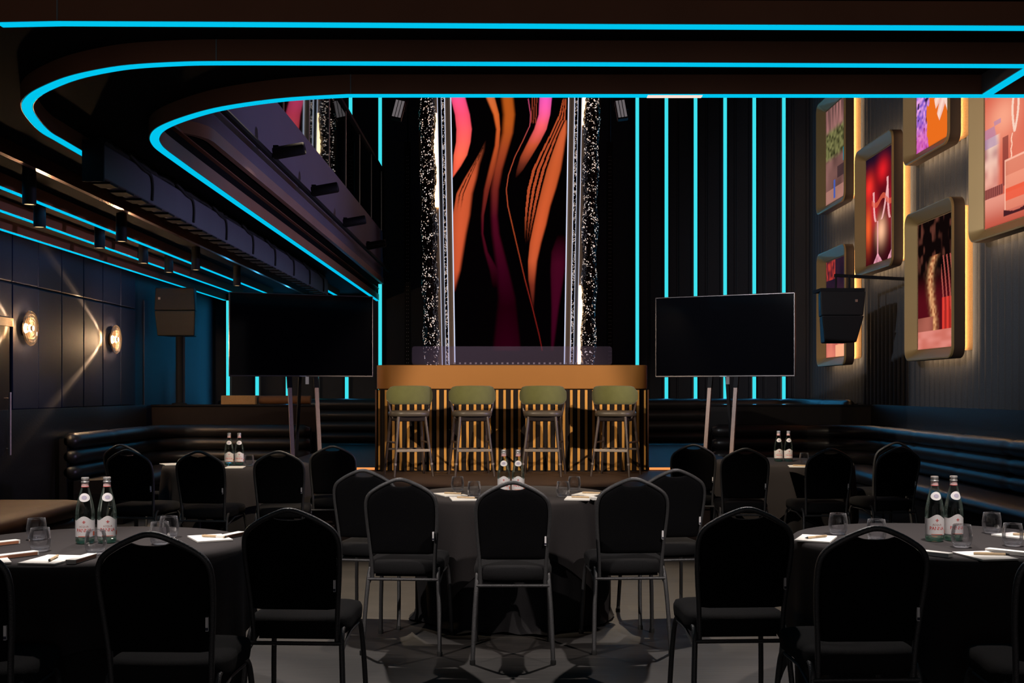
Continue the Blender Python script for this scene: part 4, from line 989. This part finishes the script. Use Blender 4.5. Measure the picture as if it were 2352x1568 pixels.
# ------------------------------------------------------------------ banquet chairs
def make_chair():
    r = empty('banquet_chair'); tag(r, 'x', 'chair', 'black banquet chairs')
    half = [(.168, .395), (.170, .46), (.174, .54), (.181, .62), (.187, .70), (.1895, .755), (.1885, .797), (.183, .826), (.171, .849), (.154, .866), (.127, .884), (.095, .902), (.05, .922), (.02, .932), (0, .934)]
    def yb(z): return -.165 - .115 * max(0, z - .40) / .54 + .02 * math.sin(PI * max(0, min(1, (z - .40) / .54)))
    hs = cr([(x, 0, z) for x, z in half], 5)
    full = [(-p.x, p.z) for p in hs] + [(p.x, p.z) for p in hs[::-1][1:]]
    MB().tube([(x, yb(z), z) for x, z in full], .0115, 10, sx=.9).build('back_frame', M['hammered'], r, angle=70)
    # pad outline: inside the frame with a dip at the top centre for the hand hole
    ins = []
    for x, z in full:
        if z < .515: continue
        k = .0105
        v = Vector((x, 0, z - .72)); nn = Vector((x / .19, 0, (z - .72) / .21)).normalized()
        xx, zz = x - nn.x * k, z - nn.z * k
        g = max(0, 1 - (xx / .064) ** 2) if z > .86 else 0
        zz -= .029 * g
        ins.append((xx, zz))
    # bottom edge
    b0, b1 = ins[0], ins[-1]
    nb = 10
    bot = [(b1[0] + (b0[0] - b1[0]) * k / nb, b1[1] + (b0[1] - b1[1]) * k / nb - .004) for k in range(1, nb)]
    outl = ins + bot
    c = (0, .70)
    rings = []
    for s, dy in ((.02, -.017), (.5, -.017), (.86, -.016), (.945, -.013), (.985, -.008), (1.0, 0), (.985, .012), (.93, .024), (.80, .033), (.4, .036), (.02, .036)):
        rings.append([(c[0] + (x - c[0]) * s, yb(c[1] + (z - c[1]) * s) + dy, c[1] + (z - c[1]) * s) for x, z in outl])
    MB().loft(rings).build('backrest', M['shadedfabric'], r, angle=80)
    # seat cushion
    def seat_ring(s, z, ex=0):
        pts = []
        base = [(-.168, -.17), (.168, -.17), (.200, .10), (.200, .215), (.17, .258), (.09, .272), (-.09, .272), (-.17, .258), (-.200, .215), (-.200, .10)]
        return [(p.x * s, .05 + (p.y - .05) * s, z) for p in cr([(x, y, 0) for x, y in base], 4, True)]
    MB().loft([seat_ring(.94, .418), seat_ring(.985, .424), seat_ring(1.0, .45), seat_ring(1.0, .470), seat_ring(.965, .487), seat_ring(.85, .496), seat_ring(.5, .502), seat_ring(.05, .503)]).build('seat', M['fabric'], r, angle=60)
    MB().box(-.155, .155, -.14, .22, .402, .419).build('seat_pan', M['black'], r, smooth=False)
    for s in (-1, 1):
        rear = cr([(s * .207, -.245, .0), (s * .199, -.205, .22), (s * .190, -.178, .37), (s * .186, -.155, .425), (s * .184, -.11, .447), (s * .184, .02, .437)], 6)
        lg = MB().tube(rear, .0115, 8).build('leg', M['hammered'], r, angle=70)
        MB().lathe([(.0145, 0), (.0145, .02), (.0125, .024)], 10, (s * .207, -.245, 0)).build('glide', M['rubber'], lg)
        front = cr([(s * .207, .285, .0), (s * .200, .258, .22), (s * .192, .235, .36), (s * .188, .205, .408), (s * .184, .15, .428), (s * .184, .02, .437)], 6)
        lg = MB().tube(front, .0115, 8).build('leg', M['hammered'], r, angle=70)
        MB().lathe([(.0145, 0), (.0145, .02), (.0125, .024)], 10, (s * .207, .285, 0)).build('glide', M['rubber'], lg)
        MB().tube([(s * .190, -.17, .36), (s * .188, .0, .405), (s * .188, .18, .405)], .007, 6).build('side_brace', M['hammered'], r)
    MB().tube([(-.19, -.178, .392), (.19, -.178, .392)], .0085, 8).build('stretcher', M['hammered'], r)
    t = MB().box(.1635, .1725, yb(.635) - .021, yb(.635) - .012, .606, .652).build('care_tag', M['tag'], r, smooth=False); t['label'] = 'small white sewn-in tag'
    MB().box(.1637, .1723, yb(.635) - .0215, yb(.635) - .021, .608, .618).build('print', M['tagink'], t, smooth=False)
    return r
chair = make_chair()
CH = [ # pixel centre of the back, depth of the rear feet, yaw, label
 (1178, 5.80, 0, 'black banquet chair in the middle of the three facing the centre table'),
 (923, 6.0, -4, 'left one of the three black banquet chairs with backs to us at the centre table'),
 (1451, 6.03, 4, 'right one of the three black banquet chairs with backs to us at the centre table'),
 (841, 6.68, -9, 'black banquet chair at the left side of the centre table, half hidden by another chair'),
 (1545, 6.69, 9, 'black banquet chair at the right side of the centre table, half hidden by another chair'),
 (358, 3.72, -2, 'large near black banquet chair in front of the near left table'),
 (671, 4.46, -3, 'black banquet chair to the right of the near left table'),
 (-118, 3.57, 4, 'black banquet chair cut off by the left edge of the photo'),
 (1709, 4.50, 3, 'black banquet chair to the left of the near right table'),
 (2001, 3.88, 2, 'large near black banquet chair in front of the near right table'),
 (2476, 3.57, -4, 'black banquet chair cut off by the right edge of the photo'),
 (300, 8.93, -10, 'leftmost black banquet chair at the far left table, in front of its twin'),
 (287, 9.80, -14, 'black banquet chair just behind its twin left of the far left table'),
 (462, 8.72, -6, 'second black banquet chair from the left at the far left table'),
 (641, 8.74, 4, 'black banquet chair in front of the far left table, right of the bottles'),
 (764, 9.55, 5, 'black banquet chair at the right side of the far left table, below the left television'),
 (1593, 9.85, -6, 'black banquet chair at the left side of the far right table, below the right television'),
 (1711, 9.15, -4, 'black banquet chair in front of the far right table, left of the bottles'),
 (1903, 9.10, 6, 'black banquet chair in front of the far right table, right of the bottles'),
 (2060, 9.33, 10, 'rightmost black banquet chair at the far right table, in front of its twin'),
 (2050, 10.25, 14, 'black banquet chair just behind its twin right of the far right table'),
]
for i, (px, d, yaw, lab) in enumerate(CH):
    o = chair if i == 0 else copy_tree(chair)
    db = d + .02; x = (px - CX) * db / F; a = R(yaw)
    o.location = (x - .2 * math.sin(a) , d + .245 * math.cos(a), 0); o.rotation_euler = (0, 0, a); o['label'] = lab

# ------------------------------------------------------------------ bottles
def text_mesh(txt, size, wrap_r, z, mname, parent, name='lettering', ang0=0, bold=0.0, sx=1.0):
    cu = bpy.data.curves.new('t', 'FONT'); cu.body = txt; cu.size = size; cu.align_x = 'CENTER'; cu.align_y = 'CENTER'; cu.offset = bold; cu.resolution_u = 3
    ob = bpy.data.objects.new('t', cu); COL.objects.link(ob)
    dg = bpy.context.evaluated_depsgraph_get(); me = bpy.data.meshes.new_from_object(ob.evaluated_get(dg))
    bpy.data.objects.remove(ob); bpy.data.curves.remove(cu)
    for v in me.vertices:
        a = v.co.x * sx / wrap_r + ang0; y = v.co.y
        v.co = (wrap_r * math.sin(a), -wrap_r * math.cos(a), z + y)
    me.name = name; me.materials.clear(); me.materials.append(M[mname])
    o = bpy.data.objects.new(name, me); COL.objects.link(o); o.parent = parent; return o
BP = [(.030, .0), (.036, .003), (.0385, .010), (.0385, .11), (.0383, .125), (.0370, .142), (.0335, .162), (.0285, .185), (.0230, .207), (.0180, .226), (.0148, .240), (.0140, .250), (.0140, .262)]
def brad(z): return interp([(q, r) for r, q in BP], z)[0]
def patch(z_lo, z_hi, a0, a1, n, off, nz=8):
    """label patch on the bottle: z_lo(angle fraction), z_hi(angle fraction)"""
    mb = MB(); vs = []
    for j in range(nz + 1):
        for i in range(n + 1):
            f = i / n; a = a0 + (a1 - a0) * f; z = z_lo(f) + (z_hi(f) - z_lo(f)) * j / nz; rr = brad(z) + off
            vs.append((rr * math.sin(a), -rr * math.cos(a), z))
    return mb.add(vs, [(j * (n + 1) + i, j * (n + 1) + i + 1, (j + 1) * (n + 1) + i + 1, (j + 1) * (n + 1) + i) for j in range(nz) for i in range(n)])
def flat_shape(polys, wrap_r, cz, sc, ang0=0):
    mb = MB()
    for p in polys:
        vs = [(wrap_r * math.sin(x * sc / wrap_r + ang0), -wrap_r * math.cos(x * sc / wrap_r + ang0), cz + y * sc) for x, y in p]
        mb.add(vs, [tuple(range(len(vs)))])
    return mb
def make_bottle():
    r = empty('water_bottle'); tag(r, 'x', 'bottle', 'pairs of glass water bottles on the tables')
    MB().lathe([(.001, .004)] + BP + [(.012, .264), (.001, .264)], 40).build('glass_body', M['bottle'], r, angle=60)
    MB().lathe([(.001, .005), (.030, .0035), (.0355, .008), (.0365, .016), (.030, .018), (.001, .014)], 32).build('glass_base', M['greenglass'], r, angle=60)
    MB().lathe([(.0145, .256), (.0162, .257), (.0165, .261), (.0150, .263), (.0150, .266), (.0160, .268), (.0160, .276), (.0150, .279), (.0, .280)], 28).build('cap', M['capmetal'], r, angle=40)
    nl = patch(lambda f: .239, lambda f: .256, -PI, PI, 28, .0006, 2).build('neck_label', M['pinklabel'], r)
    patch(lambda f: .2385, lambda f: .2405, -PI, PI, 28, .0009, 1).build('stripe', M['red'], nl)
    text_mesh('PANNA', .008, .0158, .248, 'brown_ink', nl)
    ov = lambda f: math.sqrt(max(0, 1 - (2 * f - 1) ** 2)) ** 1.15
    sl = patch(lambda f: .1955 - .018 * ov(f), lambda f: .1955 + .018 * ov(f), -.92, .92, 26, .0008, 8).build('shoulder_label', M['label'], r)
    patch(lambda f: .1955 - .0085 * ov(f), lambda f: .1955 + .0085 * ov(f), -.42, .42, 16, .0013, 4).build('crest', M['lilac'], sl)
    def top(f):
        q = (2 * f - 1) * 150 / 62
        return .0985 + .0185 * (.5 + .5 * math.cos(PI * q)) if abs(q) < 1 else .0985 + .004 * min(1, (abs(q) - 1))
    ml = patch(lambda f: .030, top, -R(150), R(150), 90, .0006, 6).build('main_label', M['label'], r)
    rw = .03928
    text_mesh('ACQUA', .0115, rw, .0735, 'brown_ink', ml, sx=.92)
    text_mesh('PANNA', .0205, rw, .0575, 'red', ml, bold=.0002, sx=.92)
    fl = [[(0, 1.05), (.2, .62), (.24, .38), (.1, -.08), (-.1, -.08), (-.24, .38), (-.2, .62)],
          [(-.14, -.02), (-.22, .22), (-.42, .42), (-.68, .40), (-.82, .16), (-.74, -.06), (-.58, -.02), (-.56, .16), (-.42, .14), (-.30, -.08)],
          [(.14, -.02), (.30, -.08), (.42, .14), (.56, .16), (.58, -.02), (.74, -.06), (.82, .16), (.68, .40), (.42, .42), (.22, .22)],
          [(-.34, -.13), (-.34, -.25), (.34, -.25), (.34, -.13)], [(-.1, -.30), (0, -.92), (.1, -.30)], [(-.2, -.30), (-.5, -.5), (-.42, -.66), (-.24, -.5), (-.12, -.32)], [(.2, -.30), (.12, -.32), (.24, -.5), (.42, -.66), (.5, -.5)]]
    flat_shape(fl, rw, .0915, .0085).build('lily_emblem', M['red'], ml, smooth=False)
    patch(lambda f: .0315, lambda f: .0335, -.62, .62, 20, .0011, 1).build('red_rule', M['orange'], ml)
    patch(lambda f: .034, lambda f: .052, 1.02, 1.32, 6, .0011, 1).build('orange_mark', M['orange'], ml)
    return r
bot = make_bottle()
BT = [(-1.795, 4.76, -8, 'left clear water bottle of the pair on the near left table'), (-1.710, 4.78, 4, 'right clear water bottle of the pair on the near left table'),
      (1.803, 4.83, 16, 'left clear water bottle of the pair on the near right table'), (1.892, 4.85, 26, 'right clear water bottle of the pair on the near right table'),
      (-.051, 7.0, 0, 'left clear water bottle of the pair on the centre table'), (.038, 7.0, 0, 'right clear water bottle of the pair on the centre table'),
      (-2.45, 9.80, 0, 'left clear water bottle of the pair on the far left table'), (-2.362, 9.80, 0, 'right clear water bottle of the pair on the far left table'),
      (2.425, 10.30, 12, 'left clear water bottle of the pair on the far right table'), (2.515, 10.30, 12, 'right clear water bottle of the pair on the far right table')]
for i, (x, y, a, lab) in enumerate(BT):
    o = bot if i == 0 else copy_tree(bot); o.location = (x, y, TZ + .0015); o.rotation_euler = (0, 0, R(a) + math.atan2(-x, y)); o['label'] = lab
    o.scale = (1, 1, .99)

# ------------------------------------------------------------------ tumblers, notepads, pens, small boxes
gp = [(.001, .0), (.026, .0), (.033, .004), (.0385, .018), (.0415, .036), (.0415, .052), (.039, .072), (.0352, .092), (.0342, .0925), (.0336, .092), (.0375, .072), (.0400, .052), (.0398, .037), (.0365, .021), (.028, .0135), (.012, .0115), (.001, .0115)]
tum = MB().lathe(gp, 40).build('water_glass', M['tumbler'], None, angle=60); tag(tum, 'x', 'glass', 'empty tumblers on the tables')
GL = [((84, 1243), 'rear one of the two tumblers at the left edge of the near left table'), ((92, 1269), 'front one of the two tumblers at the left edge of the near left table'),
      ((220, 1275), 'tumbler standing in front of the bottles on the near left table'), ((388, 1238), 'rear tumbler behind the top of the large chair at the near left table'), ((367, 1253), 'front tumbler seen through the chair handle at the near left table'),
      ((1925, 1230), 'tumbler at the left edge of the near right table'), ((2013, 1246), 'tumbler half hidden by the chair top at the near right table'), ((2209, 1260), 'tumbler in front of the bottles on the near right table'),
      ((2278, 1228), 'rear tumbler right of the bottles on the near right table'), ((2326, 1257), 'front tumbler near the right edge of the near right table'),
      ((1051, 1131), 'rear tumbler of the left pair on the centre table'), ((1089, 1144), 'front tumbler of the left pair on the centre table'), ((1293, 1144), 'front tumbler of the right pair on the centre table'), ((1319, 1131), 'rear tumbler of the right pair on the centre table'),
      ((572, 1073), 'tumbler beside the bottles on the far left table'), ((1847, 1067), 'tumbler beside the chair top on the far right table')]
MB().tube([(.0347 * math.cos(2 * PI * k / 32), .0347 * math.sin(2 * PI * k / 32), .0922) for k in range(32)], .0009, 6, closed=True).build('rim', M['glassrim'], tum)
MB().lathe([(.001, .0015), (.025, .0015), (.0315, .005), (.0355, .017), (.034, .018), (.028, .0125), (.001, .011)], 32).build('thick_base', M['glassrim'], tum, angle=60)
for i, ((px, py), lab) in enumerate(GL):
    o = tum if i == 0 else copy_tree(tum)
    p = onz(px, py - 3, TZ); o.location = (p.x, p.y, TZ + .0015); o['label'] = lab; o.rotation_euler = (0, 0, i * .7)
pad = empty('notepad'); tag(pad, 'x', 'notepad', 'white notepads on the tables')
MB().box(-.074, .074, -.105, .105, 0, .006).build('sheets', M['paper'], pad, smooth=False)
MB().box(-.0745, .0745, .085, .1055, .006, .0066).build('glue_edge', M['label'], pad, smooth=False)
pen = empty('pencil'); tag(pen, 'x', 'pen', 'wooden pens on the notepads')
MB().tube([(0, -.065, .005), (0, .05, .005)], .0048, 8).build('barrel', M['wood_pen'], pen)
MB().tube([(0, -.065, .005), (0, -.080, .005)], [.0046, .0012], 8).build('tip', M['rubber'], pen)
MB().tube([(.0058, -.02, .009), (.0058, .045, .009)], .0012, 5).build('clip', M['wood_pen'], pen)
bx = empty('slim_box'); tag(bx, 'x', 'box', 'slim white boxes beside the notepads')
MB().box(-.019, .019, -.085, .085, 0, .016).build('carton', M['paper'], bx, smooth=False, bevel=.001)
MB().box(.0188, .0196, -.078, .078, .002, .013).build('copper_panel', M['copperside'], bx, smooth=False)
first = {}
def place(proto, key, x, y, z, rz, lab):
    if key not in first: o = proto; first[key] = 1
    else: o = copy_tree(proto)
    o.location = (x, y, z); o.rotation_euler = (0, 0, R(rz)); o['label'] = lab
T1 = TZ + .0015
PADS = [ # pad pixel centre, yaw, pen yaw or None, where
 (118, 1288, -8, 0, "before the near left bottles"), (482, 1238, 28, 62, "right on the near left table"), (-30, 1290, 30, None, "at the photo's left edge"),
 (1874, 1239, -24, -66, "left on the near right table"), (2262, 1279, 10, 70, "before the near right bottles"), (2350, 1234, 30, 60, "behind the tumbler at the photo's right edge"),
 (1034, 1137, 24, 60, 'left rear on the centre table'), (1064, 1147, 8, 62, 'left front on the centre table'), (1328, 1146, -8, 65, 'right front on the centre table'), (1352, 1136, -24, 62, 'right rear on the centre table'),
 (392, 1067, 30, None, 'at the left end of the far left table'), (540, 1074, 6, None, "before the far left bottles"), (1832, 1072, -10, 60, "before the far right bottles")]
for px, py, yaw, pyaw, where in PADS:
    p = onz(px, py, TZ)
    place(pad, 'pad', p.x, p.y, T1, yaw, 'white notepad ' + where)
    if pyaw is not None: place(pen, 'pen', p.x + .01, p.y - .0, T1 + .0067, pyaw + 8, 'light wooden pen lying on the notepad ' + where)
for px, py, yaw, where in ((187, 1288, -6, 'beside the notepad before the near left bottles'), (530, 1234, -20, 'at the right edge of the near left table'), (36, 1280, -38, "at the photo's left edge"), (-4, 1253, -38, 'left of the two tumblers on the near left table'),
                           (2316, 1273, 42, 'beside the notepad before the near right bottles'), (2136, 1275, 42, 'half hidden by the large chair at the near right table'),
                           (1358, 1146, 14, 'right front on the centre table')):
    p = onz(px, py, TZ)
    place(bx, 'box', p.x, p.y, T1, yaw, 'slim white and copper box ' + where)
